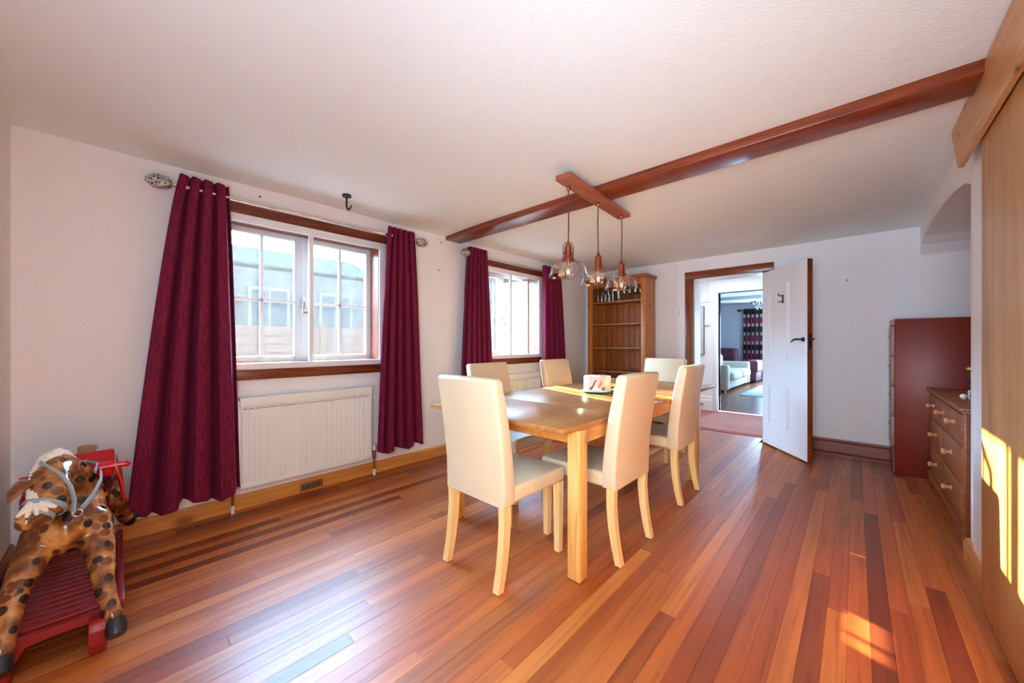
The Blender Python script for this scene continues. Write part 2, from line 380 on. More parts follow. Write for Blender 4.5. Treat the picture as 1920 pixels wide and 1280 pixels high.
# floor: one object per board
fl = struct(B().box(XW, 1.4, YN, YB + .27, -.08, -.021).obj('floor', M['subfloor'], smooth=0), 'varnished reddish strip wood floor')
def plank_mesh():
    t = bmesh.new(); c = 0.008
    for sx, sy, z in [(-.5, -.5, -1), (.5, -.5, -1), (.5, .5, -1), (-.5, .5, -1), (-.5, -.5, -.025), (.5, -.5, -.025), (.5, .5, -.025), (-.5, .5, -.025),
                      (-.5 + c, -.5 + .001, 0), (.5 - c, -.5 + .001, 0), (.5 - c, .5 - .001, 0), (-.5 + c, .5 - .001, 0)]:
        t.verts.new((sx, sy, z))
    t.verts.ensure_lookup_table(); V = t.verts
    for base in (0, 4):
        for k in range(4): t.faces.new((V[base + k], V[base + (k + 1) % 4], V[base + 4 + (k + 1) % 4], V[base + 4 + k]))
    t.faces.new((V[8], V[9], V[10], V[11])); t.faces.new((V[3], V[2], V[1], V[0]))
    me = bpy.data.meshes.new('plank'); t.to_mesh(me); t.free(); me.materials.append(M['plank']); return me
PM = plank_mesh(); PW = 0.0662
x = XW + .005; ci = 0
while x < 1.39:
    wd = min(PW, 1.395 - x); cx = x + wd / 2
    ye = YB + .24 if DX0 + .02 < cx < DX1 - .02 else YB - .002
    y = YN + .002 if cx < XR + .02 else 3.07
    first = True
    while y < ye - .01:
        ln = random.uniform(0.9, 2.9) if not first else random.uniform(0.5, 2.4)
        if cx > XR: ln = 3
        first = False
        if y + ln > ye - .5: ln = ye - y
        o = bpy.data.objects.new('plank', PM); C.objects.link(o); o.parent = fl
        o.location = (cx, y + ln / 2, random.uniform(-.0006, 0.0)); o.scale = (wd - .0005, ln - .0006, .02)
        y += ln
    x += PW; ci += 1

# skirtings
def skirt(name, poly, axis, a0, a1, m, label): return struct(B().prism(poly, axis, a0, a1).obj(name, m, smooth=0), label)
skirt('baseboard_left', [(XW - .0, 0), (XW + .02, 0), (XW + .02, .085), (XW + .012, .10), (XW, .10)], 'Y', YN + .02, YB - .02, M['pineskirt'], 'plain pine skirting below the windows')
b = B().prism([(YN, 0), (YN + .022, 0), (YN + .022, .115), (YN + .008, .14), (YN, .14)], 'X', XW + .02, XR)
struct(b.obj('baseboard_near', M['beam'], smooth=0), 'dark stained skirting behind the rocking horse')
prof = [(YB, 0), (YB - .055, 0), (YB - .055, .012), (YB - .03, .03), (YB - .03, .125), (YB - .018, .14), (YB - .012, .158), (YB, .158)]
b = B().prism(prof, 'X', DX1 + .1, 1.4).prism(prof, 'X', XW + .02, DX0 - .1)
struct(b.obj('baseboard_back', M['beam'], smooth=0), 'dark moulded skirting along the back wall')
b = B().prism([(XR, 0), (XR - .024, 0), (XR - .024, .10), (XR - .012, .122), (XR, .122)], 'Y', 2.3, 3.08)
struct(b.obj('baseboard_right', M['pineskirt'], smooth=30), 'rounded pine skirting at the wall end')
struct(B().box(XR - .012, XR, 2.5, 2.93, .1, 2.275, .002).obj('trim_1', M['white'], smooth=0), 'white vertical lining board beside the sliding door')
# ceiling beam
struct(B().box(XW, XR, 2.345, 2.545, 2.232, 2.30, .006).obj('beam', M['beam']), 'dark stained beam crossing the ceiling')

# sliding pine door and its pelmet on the right
o = sroot('door_2', (.403, 1.1, 0), 'large flush pine sliding door at the right')
B().box(.401, .43, YN + .02, 2.56, .012, 2.10, .004).obj('door_leaf', M['pinepanel'], o)
B().box(.432, XR - .002, YN + .02, 2.5, 2.02, 2.1).obj('track', M['blackiron'], o)
b = B().prism([(YN + .01, 2.03), (2.875, 2.03), (3.045, 2.278), (YN + .01, 2.278)], 'X', .376, .397, .002)
b.box(.397, XR, 2.62, 2.86, 2.14, 2.27)
struct(b.obj('trim_2', M['pelmet'], smooth=0), 'knotty pine pelmet board above the sliding door')

# ------------------------------------------------------------------ windows
def window(name, q, ymull, stiles, label, open_right=0.0):
    y0, y1, z0, z1 = q
    o = sroot(name, (XW, (y0 + y1) / 2, z0), label)
    # timber reveal and trims on the wall
    lin = B(); d0, d1 = XO + .02, XW + .002
    lin.box(d0, d1, y0, y0 + .012, z0 + .012, z1 - .012).box(d0, d1, y1 - .012, y1, z0 + .012, z1 - .012).box(d0, d1, y0, y1, z1 - .012, z1).box(d0, d1, y0, y1, z0, z0 + .012)
    lin.obj('timber_reveal', M['darkwoodz'], o)
    B().box(XW - .002, XW + .018, y0 - .14, y1 + .14, 2.056, 2.128, .003).obj('top_trim', M['darkwood'], o)
    B().box(XW - .002, XW + .024, y0 - .06, y1 + .06, .895, .968, .003).obj('sill_trim', M['darkwood'], o)
    # white secondary glazing
    a, c = y0 - .055, y1 + .055
    fr = B(); xa, xb = XW - .01, XW + .022
    fr.box(xa, xb, a, a + .062, 1.012, 2.0, .002).box(xa, xb, c - .062, c, 1.012, 2.0, .002).box(xa, xb, a, c, 2.0, 2.054, .003).box(xa, xb + .012, a, c, .968, 1.012, .003)
    sg = fr.obj('secondary_frame', M['alu'], o)
    B().box(xa, xb - .004, ymull - .016, ymull + .016, 1.01, 2.0, .002).obj('mullion', M['alu'], sg)
    B().box(xa + .006, xa + .009, a + .06, ymull - .016, 1.01, 2.0).obj('pane', M['pane'], sg)
    B().box(xa + .012, xa + .015, ymull + .016, c - .06, 1.01, 2.0).obj('pane', M['pane'], sg)
    # outer casements with glazing bars
    xc = -3.30; ft, fb = z1 - .02, z0 + .012
    mid = stiles[1]
    B().box(xc - .03, xc + .03, mid - .02, mid + .02, fb, ft, .003).obj('centre_post', M['greyframe'], o)
    for k, (p, r_) in enumerate(((y0 + .012, mid - .02), (mid + .02, y1 - .012))):
        ca = bpy.data.objects.new('casement', None); C.objects.link(ca); ca.parent = o
        hinge = p if k == 0 else r_
        ca.location = Vector((xc, hinge, z0)) - wloc(o)
        sgn = 1 if k == 0 else -1; wd = r_ - p
        f = B(); th = .022
        f.box(-th, th, 0, .045, 0.012, ft - z0, .003).box(-th, th, wd - .045, wd, 0.012, ft - z0, .003)
        f.box(-th, th, .045, wd - .045, ft - z0 - .04, ft - z0, .002).box(-th, th, .045, wd - .045, .012, .055, .002)
        bars = B(); zm = 1.482 - z0
        bars.box(-.014, .014, wd / 2 - .010, wd / 2 + .010, .05, ft - z0 - .035).box(-.014, .014, .04, wd - .04, zm - .010, zm + .010)
        pn = [(.045, wd / 2 - .01, .05, zm - .01), (wd / 2 + .01, wd - .045, .05, zm - .01), (.045, wd / 2 - .01, zm + .01, ft - z0 - .04), (wd / 2 + .01, wd - .045, zm + .01, ft - z0 - .04)]
        if sgn < 0:
            for bb in (f, bars):
                for v in bb.bm.verts: v.co.y = -v.co.y
                bmesh.ops.reverse_faces(bb.bm, faces=bb.bm.faces[:])
        f.obj('sash_frame', M['greyframe'], ca, local=True); bars.obj('glazing_bar', M['greyframe'], ca, local=True)
        for (u0, u1, v0, v1) in pn:
            if sgn < 0: u0, u1 = -u1, -u0
            B().box(-.002, .002, u0, u1, v0, v1).obj('pane', M['pane'], ca, local=True)
        if k == 1 and open_right: ca.rotation_euler.z = open_right
    hd = B().box(xc + .03, xc + .042, mid - .012, mid + .012, 1.43, 1.53, .003).tube([(xc + .045, mid, 1.50), (xc + .06, mid - .01, 1.49), (xc + .06, mid - .015, 1.40)], .007, 8)
    hd.obj('handle', M['chrome'], o)
    st = B().box(xc + .032, xc + .04, mid - .005, mid + .07, 1.395, 1.41).obj('stay', M['chrome'], o)
    return o
window('window_1', W1, 1.04, (0, 1.03), 'large timber window nearest the rocking horse')
window('window_2', W2, 3.335, (0, 3.33), 'timber window beside the bookcase', open_right=R(-78))

# ------------------------------------------------------------------ door and frame at the back
fr = sroot('trim_3', ((DX0 + DX1) / 2, YB, 0), 'dark stained door frame around the open doorway')
B().box(DX0 - .1, DX0, YB - .022, YB + .02, 0, 2.075, .004).obj('jamb', M['darkwoodz'], fr)
B().box(DX1, DX1 + .1, YB - .022, YB + .02, 0, 2.075, .004).obj('jamb', M['darkwoodz'], fr)
B().box(DX0 - .1, DX1 + .1, YB - .024, YB + .02, DZ, 2.078, .004).obj('head', M['beam'], fr)
B().box(DX0 - .003, DX0 + .012, YB + .02, YB + .255, 0, DZ).box(DX0, DX1, YB + .02, YB + .255, DZ - .012, DZ + .003).box(DX1 - .012, DX1 + .003, YB + .02, YB + .255, 0, DZ).obj('white_lining', M['white'], fr)
hx, hy, fx, fy = -.776, 5.075, -.333, 4.49
dl = math.hypot(fx - hx, fy - hy); ang = math.atan2(fy - hy, fx - hx)
dr = sroot('door_1', (hx, hy, 0), 'white four-panel door standing open into the room'); dr.rotation_euler.z = ang
# local: x along the door from the hinge, y = 0 is the white face seen, body goes to +y (away from the camera)
TH = .044; pans = [(.10, .30, .965, 1.80), (.42, .64, .965, 1.80), (.10, .30, .25, .70), (.42, .64, .25, .70)]
xs = sorted({0, dl} | {p[0] for p in pans} | {p[1] for p in pans}); zs = sorted({.02, 1.962} | {p[2] for p in pans} | {p[3] for p in pans})
b = B()
for i in range(len(xs) - 1):
    for j in range(len(zs) - 1):
        cxm, czm = (xs[i] + xs[i + 1]) / 2, (zs[j] + zs[j + 1]) / 2
        if any(p[0] < cxm < p[1] and p[2] < czm < p[3] for p in pans): continue
        b.box(xs[i], xs[i + 1], 0, TH, zs[j], zs[j + 1])
bmesh.ops.remove_doubles(b.bm, verts=b.bm.verts[:], dist=1e-5)
b.obj('door_leaf', M['doorwhite'], dr, local=True, smooth=0)
for p in pans:
    t = B()
    def fr_(x0, x1, z0, z1, w_, ya, yb2):
        t.prism([(x0, z0), (x1, z0), (x1 - w_, z0 + w_), (x0 + w_, z0 + w_)], 'Y', ya, yb2)
        t.prism([(x0, z1), (x0 + w_, z1 - w_), (x1 - w_, z1 - w_), (x1, z1)], 'Y', ya, yb2)
        t.prism([(x0, z0), (x0 + w_, z0 + w_), (x0 + w_, z1 - w_), (x0, z1)], 'Y', ya, yb2)
        t.prism([(x1, z0), (x1, z1), (x1 - w_, z1 - w_), (x1 - w_, z0 + w_)], 'Y', ya, yb2)
    fr_(p[0], p[1], p[2], p[3], .018, .005, TH - .005)
    t.box(p[0] + .015, p[1] - .015, .014, TH - .014, p[2] + .015, p[3] - .015)
    t.obj('panel', M['doorwhite'], dr, local=True, smooth=0)
B().box(dl, dl + .002, -.001, TH + .001, .02, 1.962).obj('stained_edge', M['darkwoodz'], dr, local=True)
for s_, y_ in ((-1, 0), (1, TH)):
    k = B(); yy = y_ + s_ * .012
    k.lathe([(.022, 0), (.024, .006), (.012, .01)], (0, 0, 0), 14, mat=Matrix.Translation((dl - .055, y_, 1.19)) @ Matrix.Rotation(R(90 if s_ < 0 else -90), 4, 'X'))
    k.tube([(dl - .055, y_, 1.19), (dl - .055, y_ + s_ * .05, 1.192), (dl - .075, y_ + s_ * .056, 1.194), (dl - .12, y_ + s_ * .054, 1.186), (dl - .16, y_ + s_ * .05, 1.166)], [.009, .009, .010, .010, .006], 8)
    k.obj('lever_handle', M['blackiron'], dr, local=True)
k = B().box(dl + .001, dl + .005, .008, TH - .008, 1.10, 1.25, .001); k.box(dl + .004, dl + .012, .016, TH - .016, 1.175, 1.2)
k.obj('lock_plate', M['blackiron'], dr, local=True)
B().box(dl - .085, dl - .03, -.003, 0.0, 1.02, 1.16, .001).obj('finger_plate', M['doorwhite'], dr, local=True)
B().box(.355, .375, -.006, 0, 1.575, 1.665, .002).tube([(.365, -.004, 1.65), (.365, -.04, 1.655), (.372, -.05, 1.675)], .006, 8).tube([(.365, -.004, 1.60), (.36, -.03, 1.585), (.35, -.04, 1.6)], .005, 8).obj('coat_hook', M['blackiron'], dr, local=True)

# ------------------------------------------------------------------ hall and lounge beyond the doorway
YH = 6.93
hw = B(); HX0, HX1 = -1.69, -.7
hw.box(-3.2, HX0, YH, YH + .12, -.05, 2.45).box(HX1, 1.2, YH, YH + .12, -.05, 2.45).box(HX0, HX1, YH, YH + .12, 2.0, 2.45)
struct(hw.obj('wall_hall', M['white'], smooth=0), 'white hall wall beyond the doorway')
struct(B().box(-3.2, -3.1, YB + .25, YH, -.05, 2.45).box(.2, .3, YB + .25, YH, -.05, 2.45).box(XW, DX0 - .0, YB + .25, YB + .26, 0, 2.45).box(DX1, .2, YB + .25, YB + .26, 0, 2.45).obj('wall_hall_side', M['white'], smooth=0), 'white side walls of the hall')
struct(B().box(-3.2, 1.2, YB + .25, YH + .1, 2.36, 2.46).obj('ceiling_hall', M['white'], smooth=0), 'white hall ceiling')
hc = struct(B().box(-3.1, .2, YB + .272, YH, -.06, .004).obj('floor_hall', M['carpetborder'], smooth=0), 'rose pink hall carpet with paler field')
B().box(-1.72, .0, YB + .36, YH - .18, .004, .009).obj('carpet_field', M['carpet'], hc)
t3 = sroot('trim_4', (-1.2, YH, 0), 'white door surround between hall and lounge')
for (x0, x1, z0, z1) in ((HX0 - .085, HX0, 0, 2.0), (HX1, HX1 + .085, 0, 2.0), (HX0 - .085, HX1 + .085, 2.0, 2.09)):
    B().box(x0, x1, YH - .02, YH + .13, z0, z1, .004).box(x0 + .02, x1 - .02, YH - .03, YH - .015, z0 + .0, z1 - .02 if z0 < 1 else z1 - .02, .004).obj('surround_board', M['white'], t3)
struct(B().prism([(YH, 0), (YH - .025, 0), (YH - .025, .17), (YH - .015, .19), (YH - .015, .23), (YH, .245)], 'X', -3.1, HX0 - .085).obj('baseboard_hall', M['white'], smooth=0), 'tall white moulded hall skirting')
struct(B().box(-3.1, HX0 - .086, YH - .012, YH, 1.855, 1.875, .003).obj('trim_5', M['white'], smooth=0), 'thin white picture rail in the hall')
v = thing('air_vent', 'small white slotted air vent in the tall hall skirting', 'vent', (-1.99, YH - .025, .06))
B().box(-2.10, -1.90, YH - .031, YH - .025, .055, .145, .002).obj('plate', M['white'], v)
for k in range(6): B().box(-2.075 + k * .028, -2.063 + k * .028, YH - .034, YH - .031, .075, .125).obj('slot', M['blackiron'], v)
mr = thing('wall_mirror', 'tall narrow mirror with thin dark edge on hall wall', 'mirror', (-2.0, YH - .03, .95))
B().box(-2.12, -1.905, YH - .03, YH - .002, .955, 1.79, .002).obj('frame', M['blackiron'], mr)
B().box(-2.12, -1.913, YH - .033, YH - .030, .963, 1.782).obj('mirror_glass', plain('mirror_glass', (.9, .93, .95, 1), .03, metal=1), mr)
sw = thing('light_switch', 'white switch box with cable trunking on the hall wall', 'switch', (-1.87, YH - .03, 1.46))
B().box(-1.90, -1.81, YH - .035, YH - .002, 1.46, 1.56, .004).obj('switch_box', M['plastic'], sw)
B().box(-1.862, -1.846, YH - .012, YH - .001, 1.56, 2.35).obj('trunking', M['plastic'], sw)
B().box(-1.87, -1.85, YH - .042, YH - .035, 1.495, 1.525, .002).obj('rocker', M['plastic'], sw)
# lounge
YL = 13.5
struct(B().box(-5.4, 1.6, YH + .12, YL, -.06, 0).obj('floor_lounge', M['loungefloor'], smooth=0), 'brown wooden lounge floor')
lw = B().box(-5.4, -2.0, YL, YL + .2, -.05, 2.5).box(-.5, 1.6, YL, YL + .2, -.05, 2.5).box(-2.0, -.5, YL, YL + .2, -.05, .25).box(-2.0, -.5, YL, YL + .2, 2.15, 2.5)
lw.box(-5.5, -5.4, YH + .1, YL, -.05, 2.5).box(1.6, 1.7, YH + .1, YL, -.05, 2.5)
lw.box(-5.4, -3.2, YH, YH + .12, -.05, 2.5).box(1.2, 1.6, YH, YH + .12, -.05, 2.5)
struct(lw.obj('wall_lounge', M['loungewall'], smooth=0), 'pale blue-grey lounge walls')
struct(B().box(-5.4, 1.6, YH + .1, YL, 2.39, 2.5).obj('ceiling_lounge', M['loungewall'], smooth=0), 'pale lounge ceiling')
struct(B().box(-5.3, 1.5, 11.3, 11.5, 2.31, 2.39).obj('trim_6', M['white'], smooth=0), 'white boxed beam under the lounge ceiling')
wl = sroot('window_3', (-1.2, YL, .25), 'tall lounge window beside the chequered curtain')
B().box(-2.0, -1.95, YL + .05, YL + .1, .25, 2.15).box(-.55, -.5, YL + .05, YL + .1, .25, 2.15).box(-2, -.5, YL + .05, YL + .1, 2.1, 2.15).box(-2, -.5, YL + .05, YL + .1, .25, .3).box(-1.27, -1.22, YL + .05, YL + .1, .3, 2.1).obj('frame', M['white'], wl)
B().box(-1.95, -.55, YL + .07, YL + .075, .3, 2.1).obj('pane', M['pane'], wl)
tag(B().box(-1.88, .6, 9.4, 11.9, 0, .012, .003).obj('rug', M['rug'], origin=(-.6, 10.6, 0)), 'pale grey rug on the lounge floor beyond the hall', 'rug')
so = thing('sofa', 'cream two-seat sofa seen through the doorway in the lounge', 'sofa', (-2.6, 10.85, 0))
B().box(-3.15, -2.17, 9.85, 11.85, .07, .27, .02).obj('base', M['sofa'], so)
B().box(-3.2, -2.95, 9.6, 12.1, .07, .86, .06, 3).obj('backrest', M['sofa'], so)
for y0, y1 in ((9.6, 9.86), (11.85, 12.1)): B().box(-3.0, -2.15, y0, y1, .05, .64, .05, 3).obj('armrest', M['sofa'], so)
for y0, y1 in ((9.88, 10.84), (10.86, 11.83)): B().box(-2.95, -2.08, y0, y1, .26, .47, .08, 4).obj('seat_cushion', M['sofa'], so)
for y0, y1 in ((9.9, 10.8), (10.9, 11.8)): B().box(-3.0, -2.75, y0, y1, .45, .84, .08, 4).obj('back_cushion', M['sofa'], so)
for x_ in (-3.1, -2.25):
    for y_ in (9.7, 12.0): B().box(x_ - .03, x_ + .03, y_ - .03, y_ + .03, 0, .07).obj('foot', M['blackiron'], so)
ac = thing('armchair', 'burgundy armchair behind the cream sofa in the lounge', 'armchair', (-2.6, 12.8, 0))
B().box(-3.2, -2.05, 12.35, 13.2, .06, .36, .03).obj('base', M['redsofa'], ac)
B().box(-3.4, -2.65, 12.9, 13.25, .3, 1.0, .09, 4).obj('backrest', M['redsofa'], ac)
B().box(-2.32, -2.02, 12.35, 13.2, .3, .66, .07, 4).obj('armrest', M['redsofa'], ac)
B().box(-3.4, -3.15, 12.35, 13.2, .3, .66, .07, 4).obj('armrest', M['redsofa'], ac)
B().box(-3.14, -2.34, 12.32, 12.95, .34, .52, .06, 3).obj('seat_cushion', M['redsofa'], ac)

def curtain_mesh(top, bot, z0, z1, cx, amp, folds, axis='Y', phase=0.0, nu=150, nv=26, thick=.006, hem=0.012, ease=0.8, topamp=None, yoff=0.0):
    """a pleated sheet; top/bot = (start, end) along the wall at rod and hem"""
    topamp = topamp or amp
    P = []
    for j in range(nv + 1):
        t = j / nv; tt = t ** ease
        a = top[0] + (bot[0] - top[0]) * tt; c = top[1] + (bot[1] - top[1]) * tt
        am = topamp + (amp - topamp) * tt
        row = []
        for i in range(nu + 1):
            s = i / nu
            q = 2 * PI * folds * s + phase + 0.5 * math.sin(3.1 * s + 1.7 * t)
            lob = abs(math.sin(q / 2))      # rounded lobes with narrow deep valleys between them
            d = am * (1 - 2 * (1 - lob) ** 1.7) + am * .18 * tt * math.sin(1.3 * q + 1.0)
            z = z1 + (z0 - z1) * t
            if j == nv: z += hem * math.sin(q * 0.5 + 1)
            if j == 0: z += 0.004 * math.sin(q)
            wv = c - a
            pos = a + wv * s + 0.35 * wv / max(1, folds) / 2 / PI * math.sin(2 * q)
            row.append((cx + d + (.012 * tt if amp > .06 else 0), pos + yoff, z) if axis == 'Y' else (pos, cx + d, z))
        P.append(row)
    vs, fs = [], []
    n = nu + 1
    for r_ in P: vs += r_
    for j in range(nv):
        for i in range(nu): fs.append((j * n + i, j * n + i + 1, (j + 1) * n + i + 1, (j + 1) * n + i))
    o = B().mesh(vs, fs)
    ret = bmesh.ops.solidify(o.bm, geom=o.bm.faces[:], thickness=thick)
    return o
# chequered lounge curtain
m, nt, bs = newmat('chequered_curtain')
g = nt.nodes.new('ShaderNodeNewGeometry'); sx = nt.nodes.new('ShaderNodeSeparateXYZ'); nt.links.new(g.outputs['Position'], sx.inputs[0])
def band(axis, freq, thr):
    a = nt.nodes.new('ShaderNodeMath'); a.operation = 'MULTIPLY'; a.inputs[1].default_value = freq; nt.links.new(sx.outputs[axis], a.inputs[0])
    f = nt.nodes.new('ShaderNodeMath'); f.operation = 'FRACT'; nt.links.new(a.outputs[0], f.inputs[0])
    l = nt.nodes.new('ShaderNodeMath'); l.operation = 'LESS_THAN'; l.inputs[1].default_value = thr; nt.links.new(f.outputs[0], l.inputs[0]); return l.outputs[0]
mu = nt.nodes.new('ShaderNodeMath'); mu.operation = 'MULTIPLY'; nt.links.new(band('Z', 3.6, .36), mu.inputs[0]); nt.links.new(band('X', 9.0, .45), mu.inputs[1])
mx = nt.nodes.new('ShaderNodeMix'); mx.data_type = 'RGBA'; mx.inputs['A'].default_value = (.018, .008, .012, 1); mx.inputs['B'].default_value = (.55, .42, .36, 1)
m2 = nt.nodes.new('ShaderNodeMix'); m2.data_type = 'RGBA'; m2.inputs['A'].default_value = (.018, .008, .012, 1); m2.inputs['B'].default_value = (.12, .012, .03, 1)
nt.links.new(band('Z', 1.8, .5), m2.inputs['Factor']); nt.links.new(m2.outputs['Result'], mx.inputs['A'])
nt.links.new(mu.outputs[0], mx.inputs['Factor']); nt.links.new(mx.outputs['Result'], bs.inputs['Base Color']); bs.inputs['Roughness'].default_value = .8
lc = thing('lounge_curtain', 'dark chequered burgundy curtain hanging in the lounge', 'curtain', (-2.25, YL - .12, .03))
curtain_mesh((-2.55, -1.9), (-2.6, -1.88), .04, 2.22, YL - .12, .045, 6, axis='X').obj('drape', m, lc)
rd = thing('lounge_curtain_rod', 'dark metal curtain rod with ball end in the lounge', 'rod', (-1.2, YL - .12, 2.2))
B().tube([(-2.66, YL - .12, 2.18), (.0, YL - .12, 2.18)], .014, 10).obj('pole', M['blackiron'], rd)
B().ball((-2.69, YL - .12, 2.18), .04).obj('finial', M['blackiron'], rd)
B().box(-2.655, -2.64, YL - .13, YL, 2.16, 2.2).obj('bracket', M['blackiron'], rd); B().box(-.2, -.18, YL - .13, YL, 2.16, 2.2).obj('bracket', M['blackiron'], rd)
ch = thing('chandelier', 'small sparkling glass chandelier in the lounge', 'chandelier', (-1.58, 10.1, 1.95))
B().tube([(-1.58, 10.1, 2.39), (-1.58, 10.1, 2.1)], .008, 8).ball((-1.58, 10.1, 2.08), .035).obj('stem', M['chrome'], ch)
for k in range(6):
    q = 2 * PI * k / 6
    B().tube([(-1.58, 10.1, 2.06), (-1.58 + .09 * math.cos(q), 10.1 + .09 * math.sin(q), 2.0), (-1.58 + .17 * math.cos(q), 10.1 + .17 * math.sin(q), 2.06)], .006, 6).obj('arm', M['chrome'], ch)
    B().ball((-1.58 + .17 * math.cos(q), 10.1 + .17 * math.sin(q), 2.10), .04, 8).obj('glass_globe', M['chrome'], ch)
    B().ball((-1.58 + .1 * math.cos(q + .5), 10.1 + .1 * math.sin(q + .5), 1.965), .02, 6, (1, 1, 1.6)).obj('crystal_drop', M['clear'], ch)

# ------------------------------------------------------------------ outside
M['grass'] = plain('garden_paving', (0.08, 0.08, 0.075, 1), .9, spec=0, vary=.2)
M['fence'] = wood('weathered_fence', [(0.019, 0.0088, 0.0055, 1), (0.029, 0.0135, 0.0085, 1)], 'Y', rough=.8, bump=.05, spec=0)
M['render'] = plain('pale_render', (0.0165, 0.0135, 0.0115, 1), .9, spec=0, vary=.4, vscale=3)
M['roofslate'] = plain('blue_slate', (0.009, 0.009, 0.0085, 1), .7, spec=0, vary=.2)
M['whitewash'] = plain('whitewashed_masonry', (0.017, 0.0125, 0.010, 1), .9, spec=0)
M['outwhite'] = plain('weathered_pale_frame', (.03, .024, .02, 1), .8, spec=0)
struct(B().box(-40, XO, -25, 30, -.6, -.4).obj('ground', M['grass'], smooth=0), 'paved garden outside the windows')
fe = thing('garden_fence', 'reddish lapped panel fence outside the large window', 'fence', (-6.4, 3, -.4))
for k in range(6):
    y0 = -2.95 + k * 1.75
    B().box(-6.45, -6.35, y0 - .05, y0 + .05, -.4, 1.46).obj('post', M['fence'], fe)
    if k < 5:
        for r_ in range(14):
            z = -.38 + r_ * .127
            B().prism([(-6.43 + .03, z), (-6.40 + .03, z), (-6.42 + .03, z + .14), (-6.43 + .03, z + .14)], 'Y', y0 + .05, y0 + 1.7).obj('slat', M['fence'], fe, smooth=0)
hs = thing('neighbour_house', 'pale blue-white house beyond the garden fence', 'house', (-13, 1.5, -.4))
B().box(-17, -12, -6, 6.0, -.4, 3.3).obj('wall', M['render'], hs, smooth=0)
B().prism([(-6.3, 3.2), (6.3, 3.2), (6.3, 3.35), (-6.3, 3.35)], 'X', -12.35, -12.0).obj('gutter', M['roofslate'], hs)
B().prism([(-12.3, 3.3), (-12.2, 3.35), (-14.5, 4.3), (-17.3, 3.3)], 'Y', -6.3, 6.3).obj('roof', M['roofslate'], hs, smooth=0)
B().tube([(-11.95, -.4, -.4), (-11.95, -.4, 3.2)], .06, 8).obj('drainpipe', M['roofslate'], hs)
for y0 in (-3.2, -1.6, .6, 2.4, 4.2):
    f_ = B().box(-12.0, -11.94, y0, y0 + 1.0, 1.5, 2.7).obj('window', M['outwhite'], hs, smooth=0)
    B().box(-11.94, -11.93, y0 + .08, y0 + .47, 1.58, 2.62).box(-11.94, -11.93, y0 + .53, y0 + .92, 1.58, 2.62).obj('pane', M['roofslate'], f_, smooth=0)
ln = thing('lean_to', 'glazed lean-to with a dark frame beside the fence', 'lean-to', (-9, -.6, -.4))
B().box(-9.6, -8.4, -1.6, 1.55, -.4, 1.9).obj('wall', M['render'], ln, smooth=0)
B().prism([(-9.7, 2.2), (-8.3, 1.95), (-8.3, 2.02), (-9.7, 2.28)], 'Y', -1.7, 1.65).obj('roof', M['roofslate'], ln, smooth=0)
for y_ in (-1.6, -.4, .65, 1.5): B().box(-8.42, -8.36, y_, y_ + .08, -.4, 1.95).obj('post', M['roofslate'], ln)
ow = thing('outbuilding', 'whitewashed outbuilding outside the window beside the bookcase', 'outbuilding', (-5.5, 6.9, -.4))
B().box(-6.6, -3.6, 6.2, 9.5, -.4, 3.0).obj('wall', M['whitewash'], ow, smooth=0)
B().box(-6.75, -3.55, 6.05, 9.6, 3.0, 3.1).obj('roof', M['roofslate'], ow, smooth=0)
B().box(-4.75, -4.0, 6.16, 6.2, -.4, 1.65).obj('door', M['greyframe'], ow, smooth=0)
for k in range(12): B().box(-5.27 + (k % 2) * .06, -5.23 + (k % 2) * .06, 6.18, 6.2, .45 + k * .13, .49 + k * .13).obj('vent_brick', M['fence'], ow, smooth=0)
tr = thing('shrub', 'green climbing shrub by the whitewashed outbuilding', 'shrub', (-6.0, 5.5, -.4))
B().tube([(-6.0, 5.5, -.4), (-6.02, 5.95, .6), (-5.96, 5.98, 1.6), (-6.0, 5.95, 2.1)], [.03, .025, .02, .01], 6).obj('stem', M['fence'], tr)
lv = B(); rg = random.Random(3)
for k in range(150):
    p = Vector((-6.0 + rg.gauss(0, .14), 5.5 + max(-.25, min(.25, rg.gauss(0, .1))), rg.uniform(.5, 2.3))); a = rg.uniform(0, 6.28); s_ = rg.uniform(.04, .08)
    d = Vector((math.cos(a), math.sin(a), rg.uniform(-.6, .3))) * s_; e = Vector((-math.sin(a), math.cos(a), rg.uniform(-.4, .4))) * s_ * .45
    lv.mesh([p - d, p + e, p + d, p - e], [(0, 1, 2, 3)])
lf = lv.obj('leaves', plain('leaf_green', (.02, .045, .012, 1), .6, spec=0), tr); lf['kind'] = 'stuff'

